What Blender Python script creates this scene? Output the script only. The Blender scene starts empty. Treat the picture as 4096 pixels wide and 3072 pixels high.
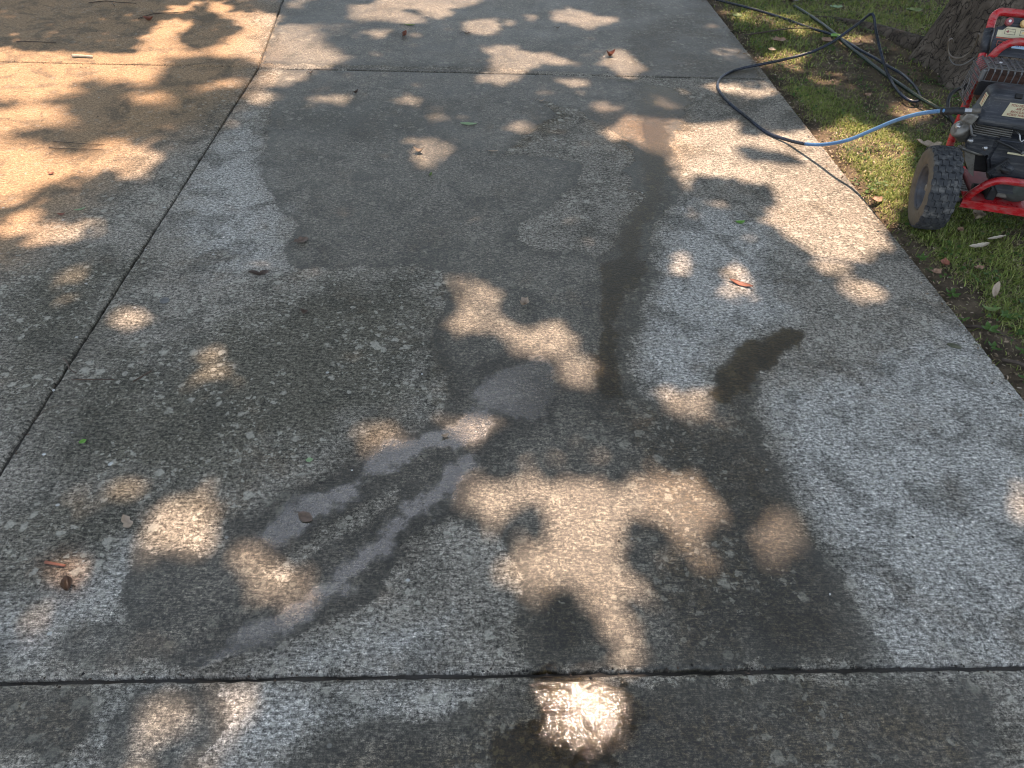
import bpy, bmesh, math, random
import numpy as np
from mathutils import Vector, Matrix, noise as mnoise

random.seed(7); rng = np.random.default_rng(11)
PI = math.pi
SC = bpy.context.scene
COL = SC.collection

# ------------------------------------------------------------------ camera
CAM_H = 1.55
cam_data = bpy.data.cameras.new('camera')
cam = bpy.data.objects.new('camera', cam_data)
COL.objects.link(cam); SC.camera = cam
cam_data.sensor_width = 36.0
cam_data.lens = 36.0 * 1536.0 / 2212.0
cam_data.clip_start = 0.05; cam_data.clip_end = 400.0
RW = np.array([[0.99904901, -0.00271069, 0.043517], [-0.02991389, 0.68350868, 0.72932917], [0.03172123, 0.72993735, -0.68277759]])
M = Matrix(((RW[0][0], RW[0][1], -RW[0][2], 0), (RW[1][0], RW[1][1], -RW[1][2], 0), (RW[2][0], RW[2][1], -RW[2][2], CAM_H), (0, 0, 0, 1)))
cam.matrix_world = M

# ------------------------------------------------------------------ sky, sun, exposure
SUN = Vector((0.1457, 0.3722, 0.9166)).normalized()          # towards the sun
sun_el = math.asin(SUN.z); sun_az = math.atan2(SUN.x, SUN.y)  # azimuth from +Y towards +X
world = bpy.data.worlds.new('World'); SC.world = world; world.use_nodes = True
wn = world.node_tree; wn.nodes.clear()
sky = wn.nodes.new('ShaderNodeTexSky'); sky.sky_type = 'NISHITA'; sky.sun_disc = False
sky.sun_elevation = sun_el; sky.sun_rotation = sun_az
sky.air_density = 1.0; sky.dust_density = 1.0; sky.ozone_density = 1.0
bg = wn.nodes.new('ShaderNodeBackground'); bg.inputs['Strength'].default_value = 0.15
wo = wn.nodes.new('ShaderNodeOutputWorld')
hs = wn.nodes.new('ShaderNodeHueSaturation'); hs.inputs['Saturation'].default_value = 0.58   # milky summer haze
wn.links.new(sky.outputs[0], hs.inputs['Color']); wn.links.new(hs.outputs[0], bg.inputs['Color']); wn.links.new(bg.outputs[0], wo.inputs['Surface'])
sd = bpy.data.lights.new('sun', 'SUN'); sd.energy = 4.9; sd.angle = math.radians(0.53); sd.color = (1.0, 0.735, 0.56)
so = bpy.data.objects.new('sun', sd); COL.objects.link(so)
so.rotation_euler = SUN.to_track_quat('Z', 'Y').to_euler(); so.location = (2, 5, 12)
SC.view_settings.view_transform = 'Standard'; SC.view_settings.look = 'None'
SC.view_settings.gamma = 1.0; SC.view_settings.use_curve_mapping = False
SC.view_settings.exposure = 1.52
SC.cycles.filter_width = 1.1; SC.cycles.max_bounces = 6; SC.cycles.transparent_max_bounces = 6

# ------------------------------------------------------------------ traced ground outlines (metres)
SUN_SPOTS = [[1.0,[[-3.183,4.605],[-2.901,4.597],[-2.607,4.561],[-2.477,4.514],[-2.421,4.559],[-2.175,4.548],[-2.08,4.541],[-2.119,4.766],[-2.122,4.949],[-2.125,5.144],[-2.081,5.266],[-1.913,5.16],[-1.926,5.028],[-1.99,4.943],[-1.986,4.836],[-1.819,4.67],[-1.784,4.616],[-1.82,4.517],[-1.97,4.576],[-1.9,4.418],[-1.844,4.193],[-1.903,4.059],[-2.025,4.135],[-2.093,4.179],[-2.222,4.195],[-2.254,4.145],[-2.197,3.941],[-2.307,3.87],[-2.438,3.8],[-2.566,3.9],[-2.783,3.845]]],[1.0,[[-2.708,3.704],[-2.477,3.715],[-2.345,3.773],[-2.207,3.769],[-2.166,3.71],[-2.133,3.612],[-2.161,3.534],[-2.24,3.457],[-2.351,3.452],[-2.561,3.425]]],[1.0,[[-2.525,3.355],[-2.309,3.364],[-2.206,3.334],[-2.061,3.305],[-1.97,3.159],[-1.885,3.195],[-1.773,3.166],[-1.816,3.315],[-1.776,3.368],[-1.689,3.354],[-1.592,3.289],[-1.498,3.192],[-1.496,3.065],[-1.559,3.025],[-1.668,3.075],[-1.775,3.063],[-1.843,3.008],[-1.88,2.933],[-1.96,2.887],[-1.923,2.805],[-1.949,2.75],[-2.0,2.723],[-2.175,2.692]]],[0.7,[[-1.946,2.609],[-1.894,2.699],[-1.833,2.721],[-1.798,2.613],[-1.745,2.577],[-1.799,2.504],[-1.883,2.479]]],[0.6,[[-1.743,2.614],[-1.649,2.617],[-1.508,2.608],[-1.49,2.559],[-1.528,2.499],[-1.568,2.446],[-1.709,2.426],[-1.791,2.435],[-1.75,2.517]]],[1.0,[[-2.024,5.486],[-2.022,5.451],[-2.036,5.422],[-2.063,5.404],[-2.098,5.401],[-2.134,5.414],[-2.164,5.439],[-2.183,5.473],[-2.186,5.508],[-2.172,5.538],[-2.145,5.556],[-2.11,5.559],[-2.073,5.546],[-2.042,5.52]]],[1.0,[[-1.794,5.543],[-1.788,5.492],[-1.797,5.45],[-1.819,5.426],[-1.849,5.423],[-1.883,5.443],[-1.913,5.481],[-1.934,5.531],[-1.941,5.583],[-1.933,5.627],[-1.911,5.652],[-1.879,5.655],[-1.845,5.634],[-1.814,5.594]]],[0.7,[[-1.976,5.642],[-1.976,5.619],[-1.988,5.599],[-2.011,5.586],[-2.04,5.584],[-2.069,5.592],[-2.092,5.608],[-2.105,5.63],[-2.106,5.654],[-2.093,5.674],[-2.07,5.687],[-2.041,5.689],[-2.012,5.681],[-1.988,5.664]]],[1.0,[[-1.81,5.395],[-1.703,5.44],[-1.417,5.428],[-1.337,5.04],[-1.325,4.481],[-1.42,4.529],[-1.582,4.573],[-1.683,4.595],[-1.756,4.618],[-1.619,4.713],[-1.615,4.924],[-1.579,5.022],[-1.598,5.185],[-1.699,5.297]]],[1.0,[[-1.354,5.171],[-1.167,5.185],[-1.093,5.058],[-1.052,4.872],[-0.959,4.729],[-0.877,4.509],[-0.91,4.414],[-1.078,4.416],[-1.282,4.457],[-1.332,4.733]]],[1.0,[[-1.072,4.238],[-1.07,4.177],[-1.088,4.127],[-1.121,4.099],[-1.163,4.097],[-1.207,4.121],[-1.244,4.167],[-1.268,4.227],[-1.272,4.289],[-1.255,4.341],[-1.222,4.372],[-1.177,4.375],[-1.131,4.349],[-1.094,4.3]]],[1.0,[[-1.115,3.965],[-1.118,3.934],[-1.138,3.909],[-1.172,3.893],[-1.213,3.891],[-1.253,3.903],[-1.284,3.926],[-1.301,3.955],[-1.299,3.987],[-1.279,4.013],[-1.244,4.029],[-1.203,4.031],[-1.162,4.019],[-1.13,3.996]]],[1.0,[[-0.699,3.942],[-0.706,3.915],[-0.734,3.892],[-0.776,3.878],[-0.825,3.876],[-0.871,3.885],[-0.905,3.905],[-0.92,3.931],[-0.914,3.958],[-0.886,3.981],[-0.844,3.996],[-0.794,3.999],[-0.747,3.989],[-0.713,3.969]]],[0.7,[[-1.286,4.146],[-1.292,4.118],[-1.322,4.084],[-1.368,4.051],[-1.423,4.025],[-1.474,4.012],[-1.513,4.013],[-1.532,4.028],[-1.527,4.055],[-1.499,4.089],[-1.453,4.123],[-1.398,4.149],[-1.345,4.164],[-1.305,4.163]]],[1.0,[[-1.736,3.9],[-1.735,3.875],[-1.751,3.855],[-1.778,3.843],[-1.812,3.841],[-1.847,3.85],[-1.875,3.868],[-1.891,3.892],[-1.892,3.916],[-1.877,3.937],[-1.85,3.95],[-1.815,3.951],[-1.78,3.942],[-1.751,3.924]]],[0.7,[[-0.907,5.138],[-0.912,5.102],[-0.933,5.072],[-0.968,5.054],[-1.009,5.051],[-1.049,5.063],[-1.079,5.089],[-1.094,5.124],[-1.091,5.16],[-1.069,5.191],[-1.034,5.21],[-0.992,5.214],[-0.952,5.2],[-0.922,5.173]]],[0.6,[[-1.238,5.649],[-1.238,5.612],[-1.252,5.582],[-1.275,5.564],[-1.304,5.561],[-1.334,5.575],[-1.357,5.602],[-1.371,5.638],[-1.371,5.675],[-1.359,5.706],[-1.335,5.725],[-1.305,5.727],[-1.275,5.713],[-1.251,5.685]]],[1.0,[[-0.945,5.675],[-0.792,5.728],[-0.685,5.817],[-0.649,6.072],[-0.006,6.134],[-0.017,5.797],[-0.223,5.622],[-0.239,5.434],[-0.324,5.356],[-0.445,5.528],[-0.52,5.635],[-0.607,5.589],[-0.392,5.386],[-0.375,5.282],[-0.579,5.265],[-0.7,5.397],[-0.779,5.319],[-0.891,5.345]]],[0.8,[[-0.651,5.092],[-0.653,5.049],[-0.667,5.015],[-0.691,4.994],[-0.719,4.992],[-0.747,5.009],[-0.768,5.041],[-0.78,5.082],[-0.778,5.125],[-0.764,5.161],[-0.741,5.182],[-0.711,5.184],[-0.683,5.167],[-0.662,5.134]]],[1.0,[[0.126,5.252],[0.112,5.174],[0.075,5.111],[0.024,5.075],[-0.033,5.07],[-0.084,5.099],[-0.12,5.156],[-0.135,5.232],[-0.123,5.31],[-0.088,5.377],[-0.035,5.417],[0.025,5.422],[0.078,5.39],[0.114,5.329]]],[0.6,[[0.412,5.506],[0.39,5.451],[0.333,5.387],[0.252,5.326],[0.164,5.28],[0.084,5.258],[0.029,5.263],[0.008,5.294],[0.026,5.346],[0.079,5.41],[0.16,5.472],[0.251,5.521],[0.334,5.545],[0.391,5.54]]],[0.5,[[-0.38,4.999],[-0.385,4.971],[-0.404,4.948],[-0.432,4.934],[-0.463,4.931],[-0.493,4.941],[-0.515,4.962],[-0.524,4.988],[-0.519,5.016],[-0.501,5.04],[-0.472,5.055],[-0.44,5.057],[-0.41,5.047],[-0.388,5.026]]],[1.0,[[0.489,5.606],[0.662,5.737],[0.749,5.666],[0.83,5.559],[0.977,5.534],[0.911,5.383],[0.727,5.247],[0.605,5.359],[0.501,5.458]]],[1.0,[[0.016,4.856],[0.233,4.902],[0.259,4.783],[0.447,4.707],[0.573,4.546],[0.358,4.56],[0.283,4.42],[0.232,4.339],[0.034,4.328],[0.064,4.541],[0.046,4.71]]],[1.0,[[0.23,4.289],[0.215,4.266],[0.176,4.246],[0.12,4.234],[0.058,4.23],[0.003,4.237],[-0.036,4.252],[-0.05,4.272],[-0.036,4.295],[0.003,4.315],[0.059,4.328],[0.122,4.332],[0.178,4.325],[0.217,4.31]]],[1.0,[[0.646,4.25],[0.634,4.22],[0.606,4.196],[0.568,4.181],[0.528,4.179],[0.492,4.189],[0.469,4.211],[0.462,4.239],[0.474,4.269],[0.501,4.294],[0.54,4.31],[0.581,4.312],[0.617,4.301],[0.64,4.279]]],[1.0,[[0.781,4.788],[0.914,4.857],[0.958,4.741],[0.989,4.49],[0.916,4.341],[0.825,4.374],[0.785,4.504],[0.717,4.596],[0.783,4.643]]],[1.0,[[-0.346,3.949],[-0.35,3.918],[-0.365,3.893],[-0.389,3.878],[-0.416,3.877],[-0.442,3.889],[-0.461,3.913],[-0.47,3.943],[-0.466,3.974],[-0.451,4.0],[-0.427,4.015],[-0.399,4.017],[-0.373,4.004],[-0.354,3.98]]],[1.0,[[-0.192,3.722],[-0.196,3.693],[-0.208,3.669],[-0.227,3.656],[-0.248,3.655],[-0.268,3.666],[-0.282,3.689],[-0.289,3.718],[-0.286,3.747],[-0.274,3.771],[-0.255,3.786],[-0.233,3.787],[-0.213,3.774],[-0.198,3.751]]],[0.6,[[-0.216,3.872],[-0.219,3.857],[-0.229,3.845],[-0.243,3.837],[-0.258,3.837],[-0.273,3.843],[-0.284,3.854],[-0.288,3.869],[-0.285,3.884],[-0.276,3.897],[-0.262,3.904],[-0.246,3.905],[-0.231,3.899],[-0.22,3.887]]],[1.0,[[0.23,3.621],[0.224,3.585],[0.211,3.556],[0.194,3.54],[0.175,3.539],[0.158,3.554],[0.147,3.582],[0.144,3.617],[0.15,3.653],[0.162,3.683],[0.18,3.7],[0.2,3.701],[0.217,3.686],[0.228,3.657]]],[0.5,[[-0.492,3.698],[-0.496,3.676],[-0.513,3.658],[-0.538,3.647],[-0.567,3.646],[-0.594,3.654],[-0.614,3.67],[-0.623,3.692],[-0.619,3.714],[-0.603,3.733],[-0.578,3.744],[-0.548,3.745],[-0.521,3.736],[-0.501,3.72]]],[0.5,[[-0.086,3.707],[-0.089,3.689],[-0.098,3.674],[-0.111,3.666],[-0.126,3.665],[-0.139,3.673],[-0.149,3.686],[-0.153,3.703],[-0.15,3.721],[-0.141,3.736],[-0.128,3.745],[-0.113,3.745],[-0.099,3.738],[-0.09,3.724]]],[1.0,[[-0.342,3.445],[-0.264,3.466],[-0.167,3.415],[-0.156,3.31],[-0.205,3.206],[-0.282,3.122],[-0.304,3.236],[-0.332,3.303]]],[0.6,[[-0.006,3.458],[-0.013,3.436],[-0.031,3.417],[-0.058,3.407],[-0.088,3.405],[-0.115,3.414],[-0.134,3.431],[-0.141,3.453],[-0.135,3.476],[-0.117,3.495],[-0.09,3.506],[-0.059,3.507],[-0.032,3.498],[-0.013,3.481]]],[1.0,[[0.624,3.954],[0.761,3.916],[0.744,3.861],[0.649,3.867]]],[1.0,[[0.977,4.087],[1.01,4.065],[1.088,3.91],[1.012,3.885],[0.975,3.972]]],[0.3,[[0.713,4.096],[0.692,4.075],[0.64,4.056],[0.566,4.043],[0.485,4.039],[0.413,4.044],[0.364,4.057],[0.348,4.077],[0.367,4.098],[0.419,4.117],[0.493,4.131],[0.575,4.135],[0.648,4.13],[0.697,4.116]]],[1.0,[[0.635,3.572],[0.727,3.71],[0.828,3.8],[0.974,3.763],[1.067,3.725],[1.186,3.695],[1.355,3.574],[1.517,3.581],[1.615,3.614],[1.731,3.59],[1.752,3.372],[1.744,2.985],[1.745,2.773],[1.728,2.561],[1.652,2.453],[1.495,2.349],[1.426,2.267],[1.37,2.266],[1.349,2.363],[1.319,2.499],[1.275,2.607],[1.238,2.72],[1.317,2.844],[1.337,3.018],[1.211,3.036],[1.164,3.113],[1.0,3.075],[0.932,2.961],[0.948,3.144],[0.914,3.315],[0.825,3.337],[0.776,3.467],[0.68,3.463]]],[0.4,[[1.1,2.777],[1.083,2.745],[1.054,2.719],[1.018,2.705],[0.982,2.704],[0.952,2.717],[0.935,2.741],[0.933,2.772],[0.949,2.804],[0.978,2.831],[1.015,2.846],[1.052,2.847],[1.083,2.834],[1.099,2.808]]],[0.8,[[1.755,5.456],[1.741,5.423],[1.716,5.396],[1.687,5.38],[1.658,5.377],[1.636,5.39],[1.624,5.414],[1.625,5.446],[1.639,5.479],[1.664,5.507],[1.694,5.524],[1.723,5.526],[1.746,5.514],[1.757,5.489]]],[0.8,[[1.552,4.886],[1.702,4.896],[1.731,4.786],[1.727,4.705],[1.575,4.668],[1.515,4.772]]],[0.85,[[1.316,4.281],[1.571,4.307],[1.731,4.304],[1.727,4.144],[1.494,4.023],[1.463,4.13],[1.337,4.145]]],[1.0,[[1.37,3.669],[1.356,3.637],[1.335,3.61],[1.311,3.595],[1.288,3.594],[1.271,3.607],[1.263,3.633],[1.266,3.665],[1.279,3.698],[1.301,3.725],[1.325,3.741],[1.349,3.742],[1.366,3.728],[1.374,3.702]]],[1.0,[[0.829,2.353],[0.82,2.329],[0.807,2.31],[0.791,2.299],[0.777,2.299],[0.766,2.309],[0.76,2.328],[0.762,2.352],[0.77,2.376],[0.783,2.396],[0.799,2.408],[0.814,2.408],[0.825,2.397],[0.83,2.378]]],[1.0,[[1.051,2.293],[1.04,2.272],[1.019,2.255],[0.993,2.246],[0.967,2.246],[0.946,2.254],[0.934,2.27],[0.934,2.291],[0.945,2.312],[0.965,2.329],[0.992,2.339],[1.018,2.339],[1.04,2.33],[1.051,2.314]]],[1.0,[[1.038,2.17],[1.022,2.139],[0.992,2.114],[0.956,2.101],[0.921,2.1],[0.892,2.113],[0.875,2.137],[0.875,2.167],[0.89,2.199],[0.92,2.225],[0.957,2.239],[0.994,2.24],[1.023,2.226],[1.039,2.201]]],[1.0,[[1.41,2.236],[1.455,2.2],[1.551,2.213],[1.545,2.147],[1.478,2.083],[1.43,2.116],[1.397,2.145]]],[1.0,[[1.716,3.62],[1.879,3.72],[2.069,3.748],[2.211,3.697],[2.244,3.587],[2.219,3.463],[2.181,3.36],[2.085,3.197],[2.045,3.075],[1.944,2.944],[1.881,2.847],[1.817,2.717],[1.752,2.642],[1.762,2.74],[1.768,2.938],[1.753,3.022],[1.769,3.312],[1.759,3.497]]],[1.0,[[2.414,4.07],[2.523,4.098],[2.554,4.013],[2.566,3.93],[2.441,3.843],[2.354,3.8],[2.331,3.919]]],[0.85,[[1.812,5.814],[2.031,5.833],[2.252,5.741],[2.448,5.377],[2.25,5.266],[2.041,5.445],[1.869,5.603]]],[0.9,[[1.79,4.79],[2.035,4.919],[2.167,4.899],[2.061,4.699],[1.959,4.562],[1.801,4.63]]],[1.0,[[2.508,5.253],[2.778,5.321],[2.719,5.175],[2.475,5.081]]],[0.7,[[2.238,4.478],[2.211,4.434],[2.169,4.397],[2.121,4.376],[2.075,4.373],[2.041,4.39],[2.024,4.423],[2.029,4.466],[2.054,4.511],[2.096,4.548],[2.146,4.571],[2.193,4.574],[2.228,4.556],[2.244,4.522]]],[0.7,[[3.08,5.232],[3.055,5.196],[3.018,5.167],[2.977,5.149],[2.938,5.146],[2.91,5.159],[2.899,5.185],[2.905,5.219],[2.929,5.255],[2.966,5.286],[3.008,5.304],[3.048,5.307],[3.076,5.294],[3.087,5.267]]],[0.4,[[2.949,5.655],[2.929,5.623],[2.899,5.596],[2.866,5.58],[2.836,5.578],[2.814,5.59],[2.804,5.613],[2.81,5.644],[2.83,5.676],[2.859,5.704],[2.893,5.72],[2.924,5.723],[2.946,5.711],[2.955,5.687]]],[0.9,[[2.052,4.672],[2.031,4.625],[2.006,4.587],[1.98,4.566],[1.958,4.565],[1.946,4.584],[1.944,4.62],[1.954,4.666],[1.974,4.713],[2.0,4.753],[2.027,4.775],[2.049,4.777],[2.062,4.757],[2.063,4.719]]],[0.6,[[2.093,3.768],[2.075,3.746],[2.041,3.728],[1.997,3.717],[1.953,3.715],[1.917,3.723],[1.895,3.738],[1.893,3.759],[1.911,3.781],[1.945,3.799],[1.989,3.811],[2.034,3.813],[2.071,3.805],[2.092,3.789]]],[1.0,[[-0.101,2.212],[0.018,2.219],[0.059,2.159],[0.068,2.025],[0.127,1.944],[0.194,1.954],[0.229,1.972],[0.289,1.955],[0.308,1.86],[0.273,1.822],[0.186,1.805],[0.113,1.833],[0.039,1.9],[-0.125,1.92],[-0.128,1.986],[-0.084,2.023],[-0.063,2.07],[-0.098,2.127]]],[1.0,[[0.372,1.707],[0.362,1.676],[0.343,1.651],[0.317,1.638],[0.29,1.638],[0.266,1.651],[0.251,1.676],[0.248,1.707],[0.256,1.739],[0.276,1.765],[0.303,1.78],[0.331,1.78],[0.355,1.765],[0.37,1.739]]],[0.6,[[-0.117,1.594],[-0.127,1.58],[-0.15,1.577],[-0.18,1.583],[-0.212,1.599],[-0.239,1.622],[-0.257,1.646],[-0.261,1.668],[-0.251,1.682],[-0.228,1.686],[-0.197,1.679],[-0.165,1.662],[-0.137,1.64],[-0.12,1.615]]],[0.4,[[-0.264,1.512],[-0.266,1.501],[-0.272,1.491],[-0.282,1.486],[-0.293,1.486],[-0.304,1.491],[-0.313,1.501],[-0.316,1.512],[-0.315,1.524],[-0.309,1.533],[-0.299,1.538],[-0.287,1.538],[-0.276,1.533],[-0.268,1.524]]],[1.0,[[-0.34,1.453],[-0.276,1.463],[-0.245,1.428],[-0.264,1.391],[-0.311,1.36],[-0.37,1.397],[-0.37,1.434]]],[0.6,[[0.034,1.479],[0.029,1.46],[0.013,1.444],[-0.01,1.435],[-0.035,1.435],[-0.057,1.444],[-0.073,1.46],[-0.08,1.479],[-0.074,1.499],[-0.059,1.516],[-0.036,1.525],[-0.01,1.525],[0.013,1.516],[0.029,1.499]]],[1.0,[[0.578,1.583],[0.663,1.604],[0.736,1.59],[0.719,1.52],[0.594,1.513]]],[0.7,[[0.209,1.323],[0.203,1.311],[0.189,1.301],[0.169,1.295],[0.147,1.295],[0.127,1.301],[0.114,1.311],[0.11,1.324],[0.115,1.336],[0.129,1.347],[0.15,1.353],[0.172,1.353],[0.192,1.347],[0.205,1.336]]],[0.8,[[0.362,1.359],[0.357,1.345],[0.349,1.333],[0.338,1.327],[0.327,1.327],[0.318,1.333],[0.312,1.345],[0.311,1.359],[0.315,1.374],[0.323,1.385],[0.334,1.392],[0.346,1.392],[0.355,1.385],[0.361,1.374]]],[1.0,[[-0.068,1.251],[0.002,1.272],[0.053,1.251],[0.181,1.242],[0.338,1.258],[0.438,1.224],[0.5,1.282],[0.57,1.299],[0.63,1.243],[0.657,1.175],[0.626,1.114],[0.559,1.039],[0.5,1.05],[0.473,1.13],[0.45,1.18],[0.406,1.146],[0.372,1.044],[0.343,0.963],[0.351,0.898],[0.373,0.826],[0.368,0.757],[0.321,0.769],[0.288,0.85],[0.242,0.887],[0.212,0.925],[0.224,1.017],[0.235,1.052],[0.201,1.074],[0.191,1.11],[0.151,1.151],[0.115,1.186],[0.074,1.179],[0.057,1.133],[0.069,1.089],[0.002,1.119],[-0.048,1.195]]],[1.0,[[0.193,0.984],[0.184,0.948],[0.165,0.919],[0.139,0.904],[0.112,0.904],[0.088,0.92],[0.072,0.949],[0.067,0.985],[0.074,1.023],[0.093,1.053],[0.12,1.071],[0.149,1.07],[0.174,1.053],[0.189,1.022]]],[1.0,[[0.824,1.054],[0.809,1.027],[0.786,1.006],[0.759,0.995],[0.734,0.995],[0.714,1.007],[0.704,1.028],[0.706,1.055],[0.719,1.083],[0.742,1.105],[0.77,1.118],[0.797,1.118],[0.817,1.105],[0.827,1.082]]],[1.0,[[1.556,1.186],[1.535,1.157],[1.509,1.135],[1.483,1.122],[1.463,1.122],[1.451,1.135],[1.451,1.158],[1.463,1.187],[1.484,1.216],[1.511,1.241],[1.537,1.254],[1.559,1.254],[1.57,1.24],[1.569,1.216]]],[0.4,[[0.422,0.79],[0.413,0.761],[0.4,0.738],[0.385,0.726],[0.371,0.726],[0.361,0.739],[0.356,0.762],[0.357,0.791],[0.365,0.821],[0.378,0.845],[0.394,0.859],[0.409,0.859],[0.419,0.845],[0.424,0.82]]],[1.0,[[-0.854,1.196],[-0.816,1.212],[-0.734,1.202],[-0.699,1.138],[-0.689,1.067],[-0.738,1.03],[-0.811,1.011],[-0.864,1.054],[-0.839,1.079],[-0.833,1.125]]],[1.0,[[-0.66,1.06],[-0.601,1.076],[-0.537,1.052],[-0.499,0.997],[-0.492,0.945],[-0.523,0.887],[-0.549,0.897],[-0.539,0.959],[-0.565,0.998],[-0.617,1.005]]],[1.0,[[-0.795,1.698],[-0.794,1.676],[-0.803,1.658],[-0.82,1.648],[-0.841,1.648],[-0.863,1.658],[-0.882,1.675],[-0.893,1.698],[-0.895,1.721],[-0.886,1.74],[-0.869,1.75],[-0.847,1.75],[-0.824,1.74],[-0.806,1.721]]],[0.7,[[-0.864,1.788],[-0.861,1.768],[-0.865,1.752],[-0.875,1.744],[-0.888,1.743],[-0.902,1.752],[-0.915,1.768],[-0.923,1.788],[-0.926,1.808],[-0.922,1.824],[-0.913,1.833],[-0.899,1.834],[-0.885,1.824],[-0.872,1.808]]],[1.0,[[-1.128,1.976],[-1.128,1.959],[-1.142,1.944],[-1.165,1.936],[-1.193,1.936],[-1.222,1.943],[-1.245,1.957],[-1.258,1.975],[-1.258,1.993],[-1.245,2.008],[-1.222,2.016],[-1.193,2.017],[-1.163,2.009],[-1.14,1.994]]],[0.8,[[-1.455,2.245],[-1.451,2.222],[-1.457,2.203],[-1.473,2.193],[-1.494,2.192],[-1.518,2.202],[-1.54,2.22],[-1.554,2.243],[-1.559,2.267],[-1.553,2.286],[-1.538,2.297],[-1.515,2.297],[-1.491,2.287],[-1.469,2.268]]],[0.6,[[-1.452,2.106],[-1.441,2.073],[-1.438,2.047],[-1.443,2.032],[-1.456,2.032],[-1.473,2.046],[-1.492,2.073],[-1.509,2.106],[-1.521,2.14],[-1.524,2.167],[-1.519,2.183],[-1.506,2.183],[-1.488,2.168],[-1.468,2.14]]],[0.8,[[-0.909,1.247],[-0.91,1.236],[-0.921,1.227],[-0.94,1.222],[-0.963,1.222],[-0.985,1.227],[-1.002,1.236],[-1.012,1.247],[-1.011,1.258],[-1.0,1.267],[-0.981,1.272],[-0.958,1.272],[-0.935,1.267],[-0.917,1.258]]],[0.7,[[-0.789,0.681],[-0.711,0.71],[-0.64,0.689],[-0.658,0.593],[-0.644,0.481],[-0.724,0.483],[-0.741,0.604]]],[0.45,[[-0.589,0.698],[-0.491,0.701],[-0.476,0.618],[-0.493,0.478],[-0.582,0.48],[-0.586,0.62]]],[1.0,[[0.223,0.665],[0.217,0.652],[0.202,0.641],[0.183,0.636],[0.161,0.636],[0.142,0.642],[0.13,0.653],[0.126,0.666],[0.131,0.679],[0.146,0.69],[0.166,0.695],[0.188,0.695],[0.207,0.689],[0.219,0.678]]],[1.0,[[0.306,0.619],[0.296,0.591],[0.278,0.57],[0.255,0.559],[0.231,0.56],[0.211,0.572],[0.197,0.593],[0.195,0.621],[0.203,0.649],[0.221,0.671],[0.245,0.684],[0.27,0.683],[0.292,0.67],[0.304,0.647]]],[0.8,[[-0.96,0.976],[-0.957,0.959],[-0.962,0.946],[-0.974,0.939],[-0.99,0.939],[-1.008,0.947],[-1.024,0.96],[-1.035,0.977],[-1.038,0.993],[-1.034,1.007],[-1.022,1.014],[-1.005,1.014],[-0.986,1.006],[-0.97,0.993]]],[0.6,[[-0.992,0.826],[-0.99,0.816],[-0.992,0.809],[-0.998,0.805],[-1.007,0.805],[-1.017,0.809],[-1.027,0.817],[-1.033,0.827],[-1.035,0.837],[-1.033,0.844],[-1.027,0.849],[-1.018,0.849],[-1.007,0.844],[-0.998,0.836]]],[0.5,[[-0.683,0.762],[-0.681,0.748],[-0.686,0.737],[-0.696,0.731],[-0.71,0.731],[-0.724,0.737],[-0.736,0.749],[-0.743,0.763],[-0.745,0.777],[-0.74,0.788],[-0.73,0.794],[-0.717,0.794],[-0.702,0.787],[-0.69,0.776]]],[0.5,[[-0.395,0.914],[-0.393,0.899],[-0.4,0.884],[-0.414,0.871],[-0.433,0.864],[-0.453,0.862],[-0.469,0.867],[-0.48,0.877],[-0.482,0.891],[-0.476,0.906],[-0.462,0.919],[-0.443,0.928],[-0.423,0.93],[-0.405,0.924]]]]
SUNHOLES = [[[1.266,3.515],[1.399,3.385],[1.482,3.346],[1.605,3.254],[1.496,3.24],[1.365,3.266],[1.303,3.381]]]
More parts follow.
